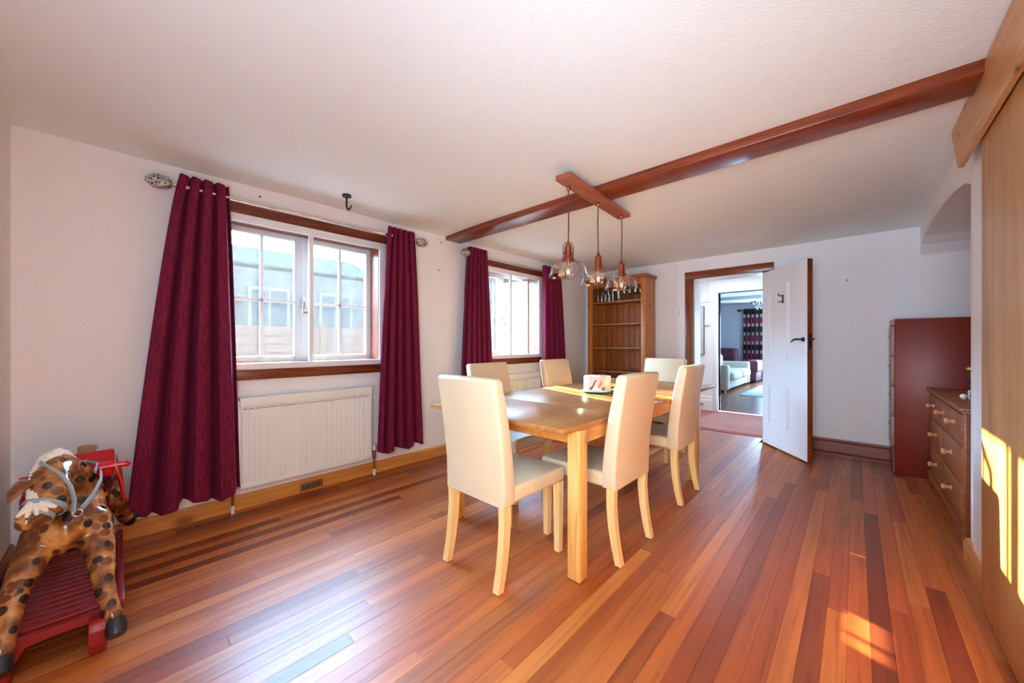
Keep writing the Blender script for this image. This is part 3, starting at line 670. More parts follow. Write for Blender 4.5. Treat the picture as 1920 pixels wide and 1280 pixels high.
# ------------------------------------------------------------------ radiators, pipes, skirting vent
def radiator(y0, y1, z0, z1, label, valves=True):
    o = thing('radiator', label, 'radiator', (XW + .05, (y0 + y1) / 2, z0))
    xf, xb = XW + .092, XW + .03
    n = max(6, round((y1 - y0 - .03) / .0375)); p = (y1 - y0 - .03) / n
    pts = [(xb, y0 + .004), (xf - .012, y0 + .004), (xf - .002, y0 + .015)]
    for k in range(n):
        a = y0 + .015 + k * p
        pts += [(xf, a + .004), (xf, a + p * .62), (xf - .007, a + p * .74), (xf - .007, a + p * .88), (xf, a + p * .99)]
    pts += [(xf - .012, y1 - .004), (xb, y1 - .004)]
    B().prism(pts, 'Z', z0 + .03, z1 - .075).obj('fluted_panel', M['radiator'], o, smooth=0)
    B().box(xb, xf, y0 + .004, y1 - .004, z0, z0 + .035, .004).obj('bottom_seam', M['radiator'], o)
    B().box(xb - .004, xf + .006, y0, y1, z1 - .065, z1, .006, 3).obj('top_cover', M['radiator'], o)
    g = B().box(xb, xf, y0 + .004, y1 - .004, z1 - .08, z1 - .06).obj('panel_top', M['radiator'], o)
    B().box(xb + .005, xf - .01, y0 - .008, y0 + .006, z0 + .03, z1 - .02, .003).obj('side_cover', M['radiator'], o)
    B().box(xb + .005, xf - .01, y1 - .006, y1 + .004, z0 + .03, z1 - .02, .003).obj('side_cover', M['radiator'], o)
    for y_ in (y0 + .2, y1 - .2): B().box(XW + .001, xb, y_ - .02, y_ + .02, z0 + .06, z1 - .1).obj('wall_bracket', M['radiator'], o)
    if valves:
        for s_, y_ in ((-1, y0), (1, y1)):
            yc = y_ + s_ * .034; xc = XW + .06
            vb = B().tube([(xc, y_, z0 + .05), (xc, yc + s_ * .008, z0 + .05)], .010, 10).lathe([(.011, z0 - .02), (.014, z0 - .005), (.014, z0 + .02), (.011, z0 + .03), (.013, z0 + .06), (.010, z0 + .075)], (xc, yc, 0), 12)
            vb.obj('valve', M['pipe'], o)
            B().lathe([(.014, z0 + .06), (.016, z0 + .065), (.015, z0 + .105), (.010, z0 + .11)], (xc, yc, 0), 12).obj('valve_cap', M['plastic'], o)
            B().tube([(xc, yc, 0.05), (xc, yc, z0 - .01)], .0075, 10).obj('pipe', M['pipe'], o)
            B().tube([(xc, yc, 0.001), (xc, yc, .055)], .0105, 10).obj('pipe_sleeve', M['plastic'], o)
    return o
radiator(.566, 1.50, .16, .78, 'white fluted panel radiator under the large window')
radiator(2.92, 3.84, .16, .775, 'white fluted radiator behind the table under the farther window')
v = thing('floor_vent', 'small slotted metal vent set in the pine skirting under radiator', 'vent', (XW + .02, 1.04, .01))
B().box(XW + .0195, XW + .024, .957, 1.123, .012, .074, .0015).obj('plate', plain('aged_brass_vent', srgb(150, 106, 66), .4, metal=.5), v)
for k in range(8): B().box(XW + .0238, XW + .0252, .977 + k * .0165, .984 + k * .0165, .024, .062).obj('slot', M['blackiron'], v)

# ------------------------------------------------------------------ curtains, rods
def crackle():
    m, nt, bs = newmat('silver_mosaic_finial'); vv = nt.nodes.new('ShaderNodeTexVoronoi'); vv.inputs['Scale'].default_value = 110
    g_ = nt.nodes.new('ShaderNodeNewGeometry'); nt.links.new(g_.outputs['Position'], vv.inputs['Vector'])
    r_ = nt.nodes.new('ShaderNodeValToRGB'); r_.color_ramp.elements[0].color = (.75, .74, .72, 1); r_.color_ramp.elements[1].color = (.10, .09, .085, 1)
    r_.color_ramp.elements[0].position = .35; r_.color_ramp.elements[1].position = .75
    nt.links.new(vv.outputs['Distance'], r_.inputs['Fac']); nt.links.new(r_.outputs['Color'], bs.inputs['Base Color'])
    bs.inputs['Metallic'].default_value = .6; bs.inputs['Roughness'].default_value = .25
    bp = nt.nodes.new('ShaderNodeBump'); bp.inputs['Strength'].default_value = .8; bp.inputs['Distance'].default_value = .006
    nt.links.new(vv.outputs['Distance'], bp.inputs['Height']); nt.links.new(bp.outputs['Normal'], bs.inputs['Normal']); return m
M['crackle'] = crackle()
XRD, ZRD = -3.035, 2.118
def rod(y0, y1, label):
    o = thing('curtain_rod', label, 'rod', (XRD, (y0 + y1) / 2, ZRD), group='chrome curtain rods')
    B().tube([(XRD, y0, ZRD), (XRD, y1, ZRD)], .011, 12).obj('pole', M['chrome'], o)
    for s_, y_ in ((-1, y0), (1, y1)):
        B().lathe([(.0, -.062), (.022, -.055), (.038, -.03), (.043, 0), (.038, .028), (.02, .052), (.012, .062)] if s_ > 0 else
                  [(.012, -.062), (.02, -.052), (.038, -.028), (.043, 0), (.038, .03), (.022, .055), (0, .062)], (XRD, y_ + s_ * .055, ZRD), 16, 'Y', mat=None).obj('finial', M['crackle'], o)
    for y_ in (y0 + .05, y1 - .05):
        B().box(XW + .001, XRD, y_ - .006, y_ + .006, ZRD - .03, ZRD - .012).lathe([(.017, -.006), (.017, .006)], (XRD, y_, ZRD), 14, 'Y').obj('bracket', M['chrome'], o)
    return o
rod(.225, 1.93, 'chrome curtain rod with mosaic finials over the large window')
rod(2.585, 4.32, 'chrome curtain rod with mosaic finials over the farther window')
def curtain(top, bot, z0, folds, label, ph, amp, rings, seed=0, z1=2.185, topamp=.032, ease=.8):
    o = thing('curtain', label, 'curtain', (XRD, (bot[0] + bot[1]) / 2, z0), group='burgundy velvet curtains')
    curtain_mesh(top, bot, z0, z1, XRD, amp, folds, phase=ph, topamp=topamp, ease=ease, hem=.02).obj('drape', M['burgundy'], o, smooth=60)
    for k in range(rings):
        y_ = top[0] + (top[1] - top[0]) * (k + .5) / rings
        pts = [(XRD + .021 * math.cos(q), y_, ZRD + .021 * math.sin(q)) for q in [2 * PI * i / 16 for i in range(16)]]
        B().tube(pts, .0045, 6, closed=True).obj('eyelet', M['chrome'], o)
    return o
curtain((.262, .50), (.035, .562), .165, 4, 'wide burgundy curtain beside the rocking horse', .9, .066, 4)
curtain((1.635, 1.895), (1.52, 2.0), .205, 5, 'burgundy curtain right of the radiator under the large window', 1.2, .05, 4)
curtain((2.56, 2.81), (2.46, 2.90), .205, 5, 'burgundy curtain behind the first pale chair along window side', -1.5, .045, 4)
curtain((3.86, 4.24), (3.85, 4.40), .205, 4, 'burgundy curtain nearest the pine bookcase', .4, .052, 4)

# ------------------------------------------------------------------ small wall fittings
sw = thing('light_switch', 'white wall switch below surface trunking beside the bookcase', 'switch', (-1.75, YB - .02, 1.53))
B().box(-1.787, -1.713, YB - .032, YB - .001, 1.528, 1.64, .004).obj('switch_box', M['plastic'], sw)
B().box(-1.765, -1.735, YB - .040, YB - .032, 1.565, 1.60, .002).obj('rocker', M['plastic'], sw)
B().box(-1.764, -1.742, YB - .013, YB - .001, 1.64, 2.238, .002).obj('trunking', M['wall'], sw)
hk = thing('ceiling_hook', 'black iron hook screwed to the ceiling near the large window', 'hook', (-2.83, 1.19, 2.27))
B().lathe([(.033, 2.283), (.033, 2.266), (.012, 2.262)], (-2.83, 1.19, 0), 16).obj('base_plate', M['blackiron'], hk)
B().tube([(-2.83, 1.19, 2.265), (-2.832, 1.19, 2.20), (-2.828, 1.195, 2.175), (-2.815, 1.20, 2.168), (-2.80, 1.205, 2.178), (-2.792, 1.21, 2.20)], [.008, .007, .007, .007, .006, .004], 8).obj('hook_arm', M['blackiron'], hk)
for (p, ax, lab) in (((XW, 2.256, 1.905), 'X', 'dark screw in the wall left of the ceiling beam end, lower one'), ((XW, 2.29, 2.2), 'X', 'dark screw in the wall just under the ceiling beam end'),
                     ((XW, .70, 2.21), 'X', 'dark screw in the wall above the large window'), ((-.06, YB, 1.80), 'Y', 'dark screw in the back wall right of the open door')):
    s_ = B()
    if ax == 'X': s_.lathe([(.007, -.002), (.007, .004), (.004, .007)], p, 10, 'X')
    else: s_.lathe([(.004, -.007), (.007, -.004), (.007, .002)], p, 10, 'Y')
    tag(s_.obj('wall_screw', M['screw'], origin=p), lab, 'screw')

# ------------------------------------------------------------------ bookcase with glassware
bk = thing('bookcase', 'tall waxed pine bookcase with boarded back in the far corner', 'bookcase', (-2.45, 4.92, 0))
bx0, bx1, bf, bb = -2.885, -2.017, 4.73, 5.06
B().box(bx0, bx0 + .022, bf + .02, bb, 0.0, 2.02).obj('side', M['bookwood'], bk)
B().box(bx1 - .022, bx1, bf + .02, bb, 0.0, 2.02).obj('side', M['bookwood'], bk)
for x0, x1 in ((bx0, bx0 + .082), (bx1 - .06, bx1)):
    B().box(x0, x1, bf, bf + .021, .0, 2.02, .002).obj('stile', M['bookwood'], bk)
B().box(bx0 + .082, bx1 - .06, bf, bf + .021, 1.945, 2.02, .002).obj('top_rail', M['shelf'], bk)
B().box(bx0 + .082, bx1 - .06, bf, bf + .021, .0, .10, .002).obj('plinth', M['shelf'], bk)
B().box(bx0 - .03, bx1 + .03, bf - .03, bb, 2.045, 2.072, .004).box(bx0 - .015, bx1 + .015, bf - .015, bb, 2.02, 2.046, .004).obj('cornice', M['shelf'], bk)
B().box(bx0 + .022, bx1 - .022, bf + .021, bb - .012, 2.0, 2.02).obj('top_board', M['shelf'], bk)
for z in (.10, .76, 1.095, 1.43, 1.745): B().box(bx0 + .022, bx1 - .022, bf + .022, bb - .012, z - .02, z, .003).obj('shelf', M['shelf'], bk)
B().box(bx0 + .022, bx1 - .022, bb - .002, bb, .02, 2.0).obj('back_sheet', M['subfloor'], bk)
nb = 9; wdt = (bx1 - bx0 - .044) / nb
for k in range(nb):
    a = bx0 + .022 + k * wdt
    B().box(a + .0022, a + wdt - .0022, bb - .012 + random.uniform(0, .0015), bb - .002, .02, 2.0, .002).obj('back_board', M['bookback'], bk)
def tumbler(x, y, z, r, h, name, label):
    o = B().lathe([(r * .8, z), (r * .82, z + .002), (r, z + h), (r - .0025, z + h), (r * .76, z + .012), (0, z + .010)], (x, y, 0), 14)
    return tag(o.obj(name, M['clear'], origin=(x, y, z)), label, 'glass', 'glassware on the top shelf')
def goblet(x, y, z, r, h, label):
    o = B().lathe([(r * .85, z), (r * .8, z + .003), (.006, z + .010), (.005, z + h * .45), (r * .5, z + h * .52), (r, z + h * .72), (r * .82, z + h), (r * .82 - .002, z + h), (r - .003, z + h * .73), (r * .45, z + h * .55), (0, z + h * .52)], (x, y, 0), 14)
    return tag(o.obj('wine_glass', M['clear'], origin=(x, y, z)), label, 'glass', 'glassware on the top shelf')
ZS = 1.7455
OR = ['first', 'second', 'third', 'fourth', 'fifth']
for k, x_ in enumerate((-2.76, -2.70, -2.64, -2.58, -2.52)): tumbler(x_, 4.815, ZS, .026, .115, 'tumbler', OR[k] + ' slim clear tumbler from the left, front row of top shelf')
for k, x_ in enumerate((-2.74, -2.66, -2.58, -2.50)): goblet(x_, 4.93, ZS, .034, .19, OR[k] + ' wine glass from the left in the rear row behind the tumblers')
tumbler(-2.44, 4.83, ZS, .034, .17, 'jug_glass', 'tall straight glass at the middle of the top shelf')
for k, x_ in enumerate((-2.36, -2.28, -2.20, -2.13)): goblet(x_, 4.83, ZS, .034, .15, OR[k] + ' short stemmed glass rightward of the tall straight glass')
for k, x_ in enumerate((-2.33, -2.24, -2.14)): goblet(x_, 4.95, ZS, .036, .20, OR[k] + ' tall wine glass in rear row behind the short stemmed glasses')

# ------------------------------------------------------------------ dining table
tx0, tx1, ty0, ty1, tz = -2.03, -.972, 1.392, 3.872, .758
tb = thing('dining_table', 'long extending oak dining table with square legs', 'table', (-1.5, 2.6, 0))
seams = [ty0, 1.93, 2.58, 3.23, ty1]
for a, c, nm in ((ty0, 1.93, 'end_leaf'), (1.93, 2.58, 'tabletop'), (2.58, 3.23, 'tabletop'), (3.23, ty1, 'end_leaf')):
    B().box(tx0, tx1, a + .0008, c - .0008, tz - .025, tz, .002).obj(nm, M['oak'], tb)
lx0, lx1, ly0, ly1 = -1.965, -.962, 1.505, 3.345; lw_ = .07
for x_ in (lx0, lx1 - lw_):
    for y_ in (ly0, ly1 - lw_):
        l_ = B().box(x_, x_ + lw_, y_, y_ + lw_, .006, tz - .026, .002).obj('leg', M['oakleg'], tb)
        B().box(x_ + .004, x_ + lw_ - .004, y_ + .004, y_ + lw_ - .004, 0, .007).obj('felt_pad', M['felt'], l_)
az0, az1 = tz - .095, tz - .026
for x_ in (lx0 + .012, lx1 - .034): B().box(x_, x_ + .022, ly0 + lw_, ly1 - lw_, az0, az1).obj('apron', M['oakside'], tb)
for y_ in (ly0 + .012, ly1 - .034): B().box(lx0 + lw_, lx1 - lw_, y_, y_ + .022, az0, az1).obj('apron', M['oakside'], tb)
for x_ in (-1.68, -1.28): B().box(x_, x_ + .045, ly0 + .04, ly1 - .04, az1 - .05, az1).obj('leaf_runner', M['oakside'], tb)
B().box(-1.58, -1.50, ly0 - .01, ly0 + .012, tz - .045, tz - .026, .002).obj('runner_bracket', M['plastic'], tb)

# ------------------------------------------------------------------ dining chairs (local: faces +Y, origin at floor centre)
CW = .43
def make_chair():
    o = thing('dining_chair', 'x', 'chair', group='cream leather dining chairs')
    B().box(-CW / 2, CW / 2, -.20, .245, .392, .472, .018, 4).obj('seat', M['leather'], o, local=True)
    # back: side profile (y, z) swept over the width, top leaning back
    prof = [(-.245, .388), (-.165, .388), (-.165, .48), (-.172, .56), (-.190, .70), (-.222, .86), (-.250, .982), (-.262, .995), (-.298, .992), (-.308, .978), (-.290, .86), (-.265, .70), (-.250, .56), (-.246, .46)]
    b_ = B().prism(prof, 'X', -CW / 2 - .002, CW / 2 + .002)
    bmesh.ops.bevel(b_.bm, geom=[e for e in b_.bm.edges if abs(e.verts[0].co.x - e.verts[1].co.x) < 1e-6 and len(e.link_faces) == 2 and e.calc_face_angle(0) > 1.2], offset=.014, segments=3, profile=.5, affect='EDGES')
    # round the top corners in the front view
    for v_ in b_.bm.verts:
        dz = v_.co.z - .955; dx = abs(v_.co.x) - (CW / 2 - .03)
        if dz > 0 and dx > 0: v_.co.z -= dx * dx * 14 * dz / .04
    b_.obj('backrest', M['leather'], o, local=True, smooth=40)
    for s_ in (-1, 1):
        x_ = s_ * (CW / 2 - .024)
        f_ = B()
        f_.mesh([(x_ + dx * t_, .213 + dy * t_, z) for z, t_ in ((.005, .016), (.394, .021)) for dx, dy in ((-1, -1), (1, -1), (1, 1), (-1, 1))], [(0, 1, 2, 3), (4, 5, 6, 7), (0, 1, 5, 4), (1, 2, 6, 5), (2, 3, 7, 6), (3, 0, 4, 7)])
        lf_ = f_.obj('leg', M['chairleg'], o, local=True, smooth=0)
        B().box(x_ - .013, x_ + .013, .2, .226, 0, .006).obj('felt_pad', M['felt'], lf_, local=True)
        # rear legs curve backwards towards the floor
        vs_, fs_ = [], []; st = [(.394, -.215, .023), (.30, -.214, .022), (.20, -.222, .021), (.10, -.237, .019), (.005, -.258, .017)]
        for z, y_, t_ in st:
            vs_ += [(x_ - .019, y_ - t_, z), (x_ + .019, y_ - t_, z), (x_ + .019, y_ + t_, z), (x_ - .019, y_ + t_, z)]
        for k in range(4):
            for j in range(4): fs_.append((k * 4 + j, k * 4 + (j + 1) % 4, k * 4 + 4 + (j + 1) % 4, k * 4 + 4 + j))
        fs_ += [(0, 1, 2, 3), (16, 17, 18, 19)]
        lr = B().mesh(vs_, fs_).obj('leg', M['chairleg'], o, local=True, smooth=25)
        B().box(x_ - .016, x_ + .016, -.272, -.244, 0, .006).obj('felt_pad', M['felt'], lr, local=True)
    return o
chair = make_chair()
# (centre x, centre y, rotation, label)
CH = [(-1.395, 1.455, 0, 'cream leather chair at the near end of the table, back to us'),
      (-1.15, 1.965, R(90), 'cream leather chair on the door side of the table, nearer of the two'),
      (-1.165, 2.925, R(90), 'cream leather chair on the door side of the table, farther of the two'),
      (-1.99, 2.13, R(-90), 'cream leather chair on the window side, before the burgundy curtain'),
      (-2.0, 3.09, R(-90), 'cream leather chair on the window side, nearest the bookcase'),
      (-1.515, 3.80, R(180), 'cream leather chair at the far end of the table, by the doorway')]
for k, (x_, y_, r_, lab) in enumerate(CH):
    o = chair if k == 0 else dup(chair)
    o.location = (x_, y_, 0); o.rotation_euler = (0, 0, r_); o['label'] = lab

# ------------------------------------------------------------------ candle on a plate
px_, py_ = -1.53, 2.655
pl = tag(B().lathe([(0, tz), (.09, tz), (.128, tz + .008), (.132, tz + .012), (.128, tz + .015), (.10, tz + .008), (0, tz + .006)], (px_, py_, 0), 40).obj('glass_plate', M['teal'], origin=(px_, py_, tz)), 'round teal glass plate under the candle on the oak table', 'plate')
def candle_mat():
    m, nt, bs = newmat('botanical_wax'); N = nt.nodes; g_ = N.new('ShaderNodeNewGeometry')
    n = N.new('ShaderNodeTexNoise'); n.inputs['Scale'].default_value = 16; n.inputs['Detail'].default_value = 2; nt.links.new(g_.outputs['Position'], n.inputs['Vector'])
    r_ = N.new('ShaderNodeValToRGB'); e = r_.color_ramp.elements; e[0].position = .35; e[0].color = (.62, .52, .40, 1); e[1].position = .62; e[1].color = (.86, .80, .72, 1)
    x = e.new(.45); x.color = (.80, .52, .42, 1)
    nt.links.new(n.outputs['Fac'], r_.inputs['Fac']); nt.links.new(r_.outputs['Color'], bs.inputs['Base Color'])
    bs.inputs['Roughness'].default_value = .45; bs.inputs['Subsurface Weight'].default_value = .25; bs.inputs['Subsurface Radius'].default_value = (.02, .015, .01); return m
cn = thing('candle', 'large round cream candle with embedded dried spices on the table', 'candle', (px_, py_, tz + .008))
z0 = tz + .009
B().lathe([(0, z0), (.104, z0), (.107, z0 + .004), (.107, z0 + .118), (.103, z0 + .124), (.09, z0 + .120), (0, z0 + .117)], (px_, py_, 0), 40).obj('wax_body', candle_mat(), cn)
fwd = Vector((0 - px_, 0 - py_, 0)).normalized(); sd = Vector((-fwd.y, fwd.x, 0))
def on_rim(s_, z, d=.108):
    q = s_ / .108; v_ = fwd * math.cos(q) + sd * math.sin(q); return Vector((px_, py_, z)) + v_ * d
B().tube([on_rim(-.045, z0 + .028), on_rim(-.027, z0 + .065), on_rim(-.01, z0 + .100)], .005, 8).obj('cinnamon_stick', plain('cinnamon', (.14, .05, .02, 1), .6), cn)
for s_, zz in ((.015, .05), (.03, .075)): B().ball(on_rim(s_, z0 + zz, .104), .02, 10, (.5, .5, 1)).obj('dried_petal', plain('dried_petal', (.62, .25, .18, 1), .6), cn)
for s_ in (-.055, .05): B().ball(on_rim(s_, z0 + .03, .102), .016, 10).obj('dried_pod', plain('dried_pod', (.24, .20, .12, 1), .7), cn)
for q in (0, 2.1, 4.2): B().tube([(px_ + .045 * math.cos(q), py_ + .045 * math.sin(q), z0 + .116), (px_ + .047 * math.cos(q), py_ + .047 * math.sin(q), z0 + .132)], .0018, 6).obj('wick', M['blackiron'], cn)

# ------------------------------------------------------------------ three-light pendant
pd = thing('pendant_light', 'three copper and clear glass pendants hanging from one wooden bar', 'lamp', (-1.385, 2.41, 2.2))
rot = Matrix.Translation((-1.385, 2.41, 0)) @ Matrix.Rotation(R(3.2), 4, 'Z')
B().box(-.055, .055, -.485, .485, 2.196, 2.232, .006, 2, mat=rot).obj('ceiling_bar', M['fixturewood'], pd)
for k, y_ in enumerate((2.04, 2.43, 2.80)):
    x_ = -1.392
    h_ = B().lathe([(.012, 2.197), (.012, 2.175), (.006, 2.165)], (x_, y_, 0), 10).obj('cord_grip', M['copper'], pd)
    sway = .004 * (-1) ** k
    B().tube([(x_, y_, 2.18), (x_ + sway, y_, 2.05), (x_, y_, 1.82)], .0042, 8).obj('cord', M['cord'], pd)
    c_ = (x_, y_, 0)
    ho = B().lathe([(.006, 1.835), (.010, 1.815), (.017, 1.805), (.017, 1.800), (.024, 1.795), (.025, 1.755), (.030, 1.753), (.030, 1.745), (.027, 1.742), (.027, 1.728), (.036, 1.722), (.038, 1.712), (.046, 1.707), (.046, 1.700), (.0, 1.700)], c_, 20).obj('lamp_holder', M['copper'], pd)
    a_ = [(x_ - .034 * math.cos(.9 + k), y_ - .034 * math.sin(.9 + k), 1.72), (x_ - .034 * math.cos(.9 + k), y_ - .034 * math.sin(.9 + k), 1.795), (x_ - .024 * math.cos(.9 + k), y_ - .024 * math.sin(.9 + k), 1.815), (x_, y_, 1.823)]
    b2 = [(2 * x_ - p[0], 2 * y_ - p[1], p[2]) for p in a_][::-1][1:]
    B().tube(a_ + b2, .0032, 8).obj('wire_yoke', M['copper'], ho)
    sh = [(.040, 1.702), (.062, 1.696), (.088, 1.684), (.108, 1.668), (.114, 1.655), (.120, 1.622), (.133, 1.600), (.1345, 1.598), (.130, 1.602), (.117, 1.624), (.111, 1.656), (.105, 1.666), (.086, 1.681), (.060, 1.693), (.038, 1.699)]
    B().lathe(sh, c_, 40, closed=True).obj('glass_shade', M['shade'], pd)
    bu = B().lathe([(.012, 1.695), (.014, 1.68), (.028, 1.655), (.034, 1.63), (.030, 1.605), (.016, 1.588), (0, 1.584)], c_, 20).obj('bulb', M['bulbglass'], pd)
    fil = [(x_ + .010 * math.cos(q), y_ + .010 * math.sin(q), 1.61 + (.035 if i % 2 else 0)) for i, q in enumerate([2 * PI * j / 10 for j in range(10)])]
    fm = bpy.data.materials.get('warm_filament')
    if fm is None:
        fm, nt_, b_ = newmat('warm_filament'); b_.inputs['Emission Color'].default_value = (1, .72, .4, 1); b_.inputs['Emission Strength'].default_value = 1.0
    B().tube(fil, .0011, 5, closed=True).obj('filament', fm, bu)
    B().lathe([(.0125, 1.70), (.0125, 1.678), (.004, 1.672)], c_, 12).obj('bulb_cap', M['brass'], bu)

# ------------------------------------------------------------------ chest of drawers and the things on it
cf, cb, cy0, cy1 = .452, .93, 3.265, 4.56
cs = thing('chest_of_drawers', 'brown wooden chest of seven drawers in the recess', 'chest of drawers', (.7, 3.9, 0))
B().box(cf + .018, cb, cy0 + .02, cy1 - .02, .09, .762).obj('body', M['chestwood'], cs)
B().box(cf - .022, cb, cy0 - .02, cy1 + .02, .770, .788, .005, 3).box(cf - .010, cb, cy0 - .008, cy1 + .008, .756, .771, .004).obj('top', M['chestwood'], cs)
for a in (cy0 + .02, cy1 - .052): B().box(cf, cf + .02, a, a + .032, .09, .758, .003).obj('stile', M['chestwood'], cs)
ym = (cy0 + cy1) / 2
rows = [(.575, .745, [cy0 + .056, cy0 + .056 + .395, cy0 + .056 + .79, cy1 - .056]), (.35, .555, [cy0 + .056, ym, cy1 - .056]), (.125, .33, [cy0 + .056, ym, cy1 - .056])]
for z0_, z1_ in ((.745, .758), (.555, .575), (.33, .35), (.10, .125)): B().box(cf + .002, cf + .02, cy0 + .05, cy1 - .05, z0_, z1_).obj('rail', M['chestwood'], cs)
for z0_, z1_, cols in rows:
    for a, c_ in zip(cols[:-1], cols[1:]):
        dw = B().box(cf - .004, cf + .018, a + .008, c_ - .008, z0_ + .003, z1_ - .003, .005, 3).obj('drawer', M['chestwood'], cs)
        ks = [(a + c_) / 2] if len(cols) == 4 else [(a + c_) / 2]
        for y_ in ks:
            zc = (z0_ + z1_) / 2 + .01
            B().lathe([(0, -.046), (.014, -.044), (.0185, -.036), (.017, -.027), (.009, -.018), (.009, -.010), (.015, -.006), (.015, 0)], (cf - .004, y_, zc), 14, 'X').obj('knob', M['knob'], dw)
n = 40; out = []
for k in range(n + 1):
    y_ = cy0 - .012 + (cy1 - cy0 + .024) * k / n; u = abs(k / n - .5) * 2
    z = .075 if u < .3 else (.075 - .028 * math.sin((u - .3) / .25 * PI) if u < .55 else (.075 - .022 * math.sin((u - .55) / .25 * PI) if u < .8 else .002))
    out.append((y_, z))
B().prism(out + [(cy1 + .012, .115), (cy0 - .012, .115)], 'X', cf - .012, cf + .012).obj('scalloped_plinth', M['chestwood'], cs, smooth=0)
B().box(cf + .01, cb, cy0 - .012, cy0 + .012, .0, .115).box(cf + .01, cb, cy1 - .012, cy1 + .012, .0, .115).obj('plinth_side', M['chestwood'], cs, smooth=0)
lp = thing('brass_bell', 'brass-topped ornament with dark collar on the chest, beside wall end', 'ornament', (.578, 3.95, .788))
B().lathe([(0, .997), (.016, .994), (.026, .983), (.026, .972), (.016, .962), (.007, .955), (.006, .92), (.0, .92)], (.578, 3.95, 0), 16).obj('knob', M['brass'], lp)
B().lathe([(.012, .92), (.036, .917), (.036, .904), (.012, .90), (.010, .80), (.04, .794), (.04, .7885)], (.578, 3.95, 0), 18).obj('stand', M['blackiron'], lp)
bx = thing('small_clock', 'tiny dark blue box clock with white edges on the chest', 'clock', (.575, 3.81, .788))
B().box(.543, .617, 3.802, 3.825, .7885, .842, .003).obj('case', plain('navy_clock_case', (.01, .012, .04, 1), .3), bx)
B().box(.540, .547, 3.796, 3.802, .789, .846).box(.547, .613, 3.796, 3.802, .839, .846).box(.547, .613, 3.796, 3.802, .789, .796).box(.613, .62, 3.796, 3.802, .789, .846).obj('bezel', M['plastic'], bx)
B().box(.562, .6, 3.798, 3.802, .803, .809).obj('hand', M['plastic'], bx)
tag(B().ball((.519, 3.78, .806), .017, 12).lathe([(.010, .7885), (.006, .80)], (.519, 3.78, 0), 10).obj('pearl_bead', plain('pearl', (.78, .72, .66, 1), .25), origin=(.519, 3.78, .788)), 'small pearly ball ornament beside the tiny clock on the chest', 'ornament')

# ------------------------------------------------------------------ filing cabinet
fx_, fy0, fy1, fh = .252, 4.69, 5.035, 1.368
fc = thing('filing_cabinet', 'tall mahogany coloured filing cabinet against the back wall', 'cabinet', (.6, 4.87, 0))
B().box(fx_ + .004, .95, fy0, fy1, 0.0, fh, .004).obj('body', M['mahogany'], fc)
B().box(fx_ - .012, fx_ + .004, fy0 + .004, fy1, fh - .055, fh - .003, .002).obj('top_rail', M['cabfront'], fc)
dz = (fh - .06 - .24) / 4
for k in range(4):
    z_ = .24 + k * dz
    d_ = B().box(fx_ - .016, fx_ + .004, fy0 + .006, fy1, z_ + .004, z_ + dz - .003, .003).obj('drawer', M['cabfront'], fc)
    B().lathe([(.005, -.003), (.009, 0)], (fx_ - .016, fy0 + .03, z_ + dz - .04), 10, 'X').obj('rivet', M['screw'], d_)
    B().box(fx_ - .024, fx_ - .016, (fy0 + fy1) / 2 - .05, (fy0 + fy1) / 2 + .05, z_ + dz * .6, z_ + dz * .7, .003).obj('handle', M['cabfront'], d_)
B().box(fx_ - .008, fx_ + .004, fy0 + .006, fy1, .01, .236).obj('kick_panel', M['darkwood'], fc)

# ------------------------------------------------------------------ rocking horse on its red stand
def horse_mat():
    m, nt, bs = newmat('dappled_horse_paint'); N = nt.nodes; Lk = nt.links
    g_ = N.new('ShaderNodeNewGeometry')
    n = N.new('ShaderNodeTexNoise'); n.inputs['Scale'].default_value = 14; n.inputs['Detail'].default_value = 3; Lk.new(g_.outputs['Position'], n.inputs['Vector'])
    r = N.new('ShaderNodeValToRGB'); e = r.color_ramp.elements
    e[0].position = .36; e[0].color = srgb(96, 50, 22); e[1].position = .68; e[1].color = srgb(206, 150, 82)
    x = e.new(.52); x.color = srgb(156, 98, 46)
    Lk.new(n.outputs['Fac'], r.inputs['Fac'])
    def spots(scale, lo, hi, col):
        v = N.new('ShaderNodeTexVoronoi'); v.inputs['Scale'].default_value = scale; v.inputs['Randomness'].default_value = .85
        Lk.new(g_.outputs['Position'], v.inputs['Vector'])
        k = N.new('ShaderNodeValToRGB'); k.color_ramp.elements[0].position = lo; k.color_ramp.elements[1].position = hi
        k.color_ramp.elements[0].color = (1, 1, 1, 1); k.color_ramp.elements[1].color = (0, 0, 0, 1); Lk.new(v.outputs['Distance'], k.inputs['Fac'])
        return k.outputs['Color'], col
    last = r.outputs['Color']
    for sc_, lo, hi, col in ((24, .38, .47, srgb(112, 58, 26)), (19, .28, .34, srgb(40, 24, 18))):
        f, c = spots(sc_, lo, hi, col)
        mx = N.new('ShaderNodeMix'); mx.data_type = 'RGBA'; mx.inputs['B'].default_value = c
        Lk.new(f, mx.inputs['Factor']); Lk.new(last, mx.inputs['A']); last = mx.outputs['Result']
    Lk.new(last, bs.inputs['Base Color']); bs.inputs['Roughness'].default_value = .16; bs.inputs['Coat Weight'].default_value = .4
    return m
hs_ = thing('rocking_horse', 'dappled brown wooden rocking horse with white carved mane', 'toy horse', (-2.5, -.13, 0))
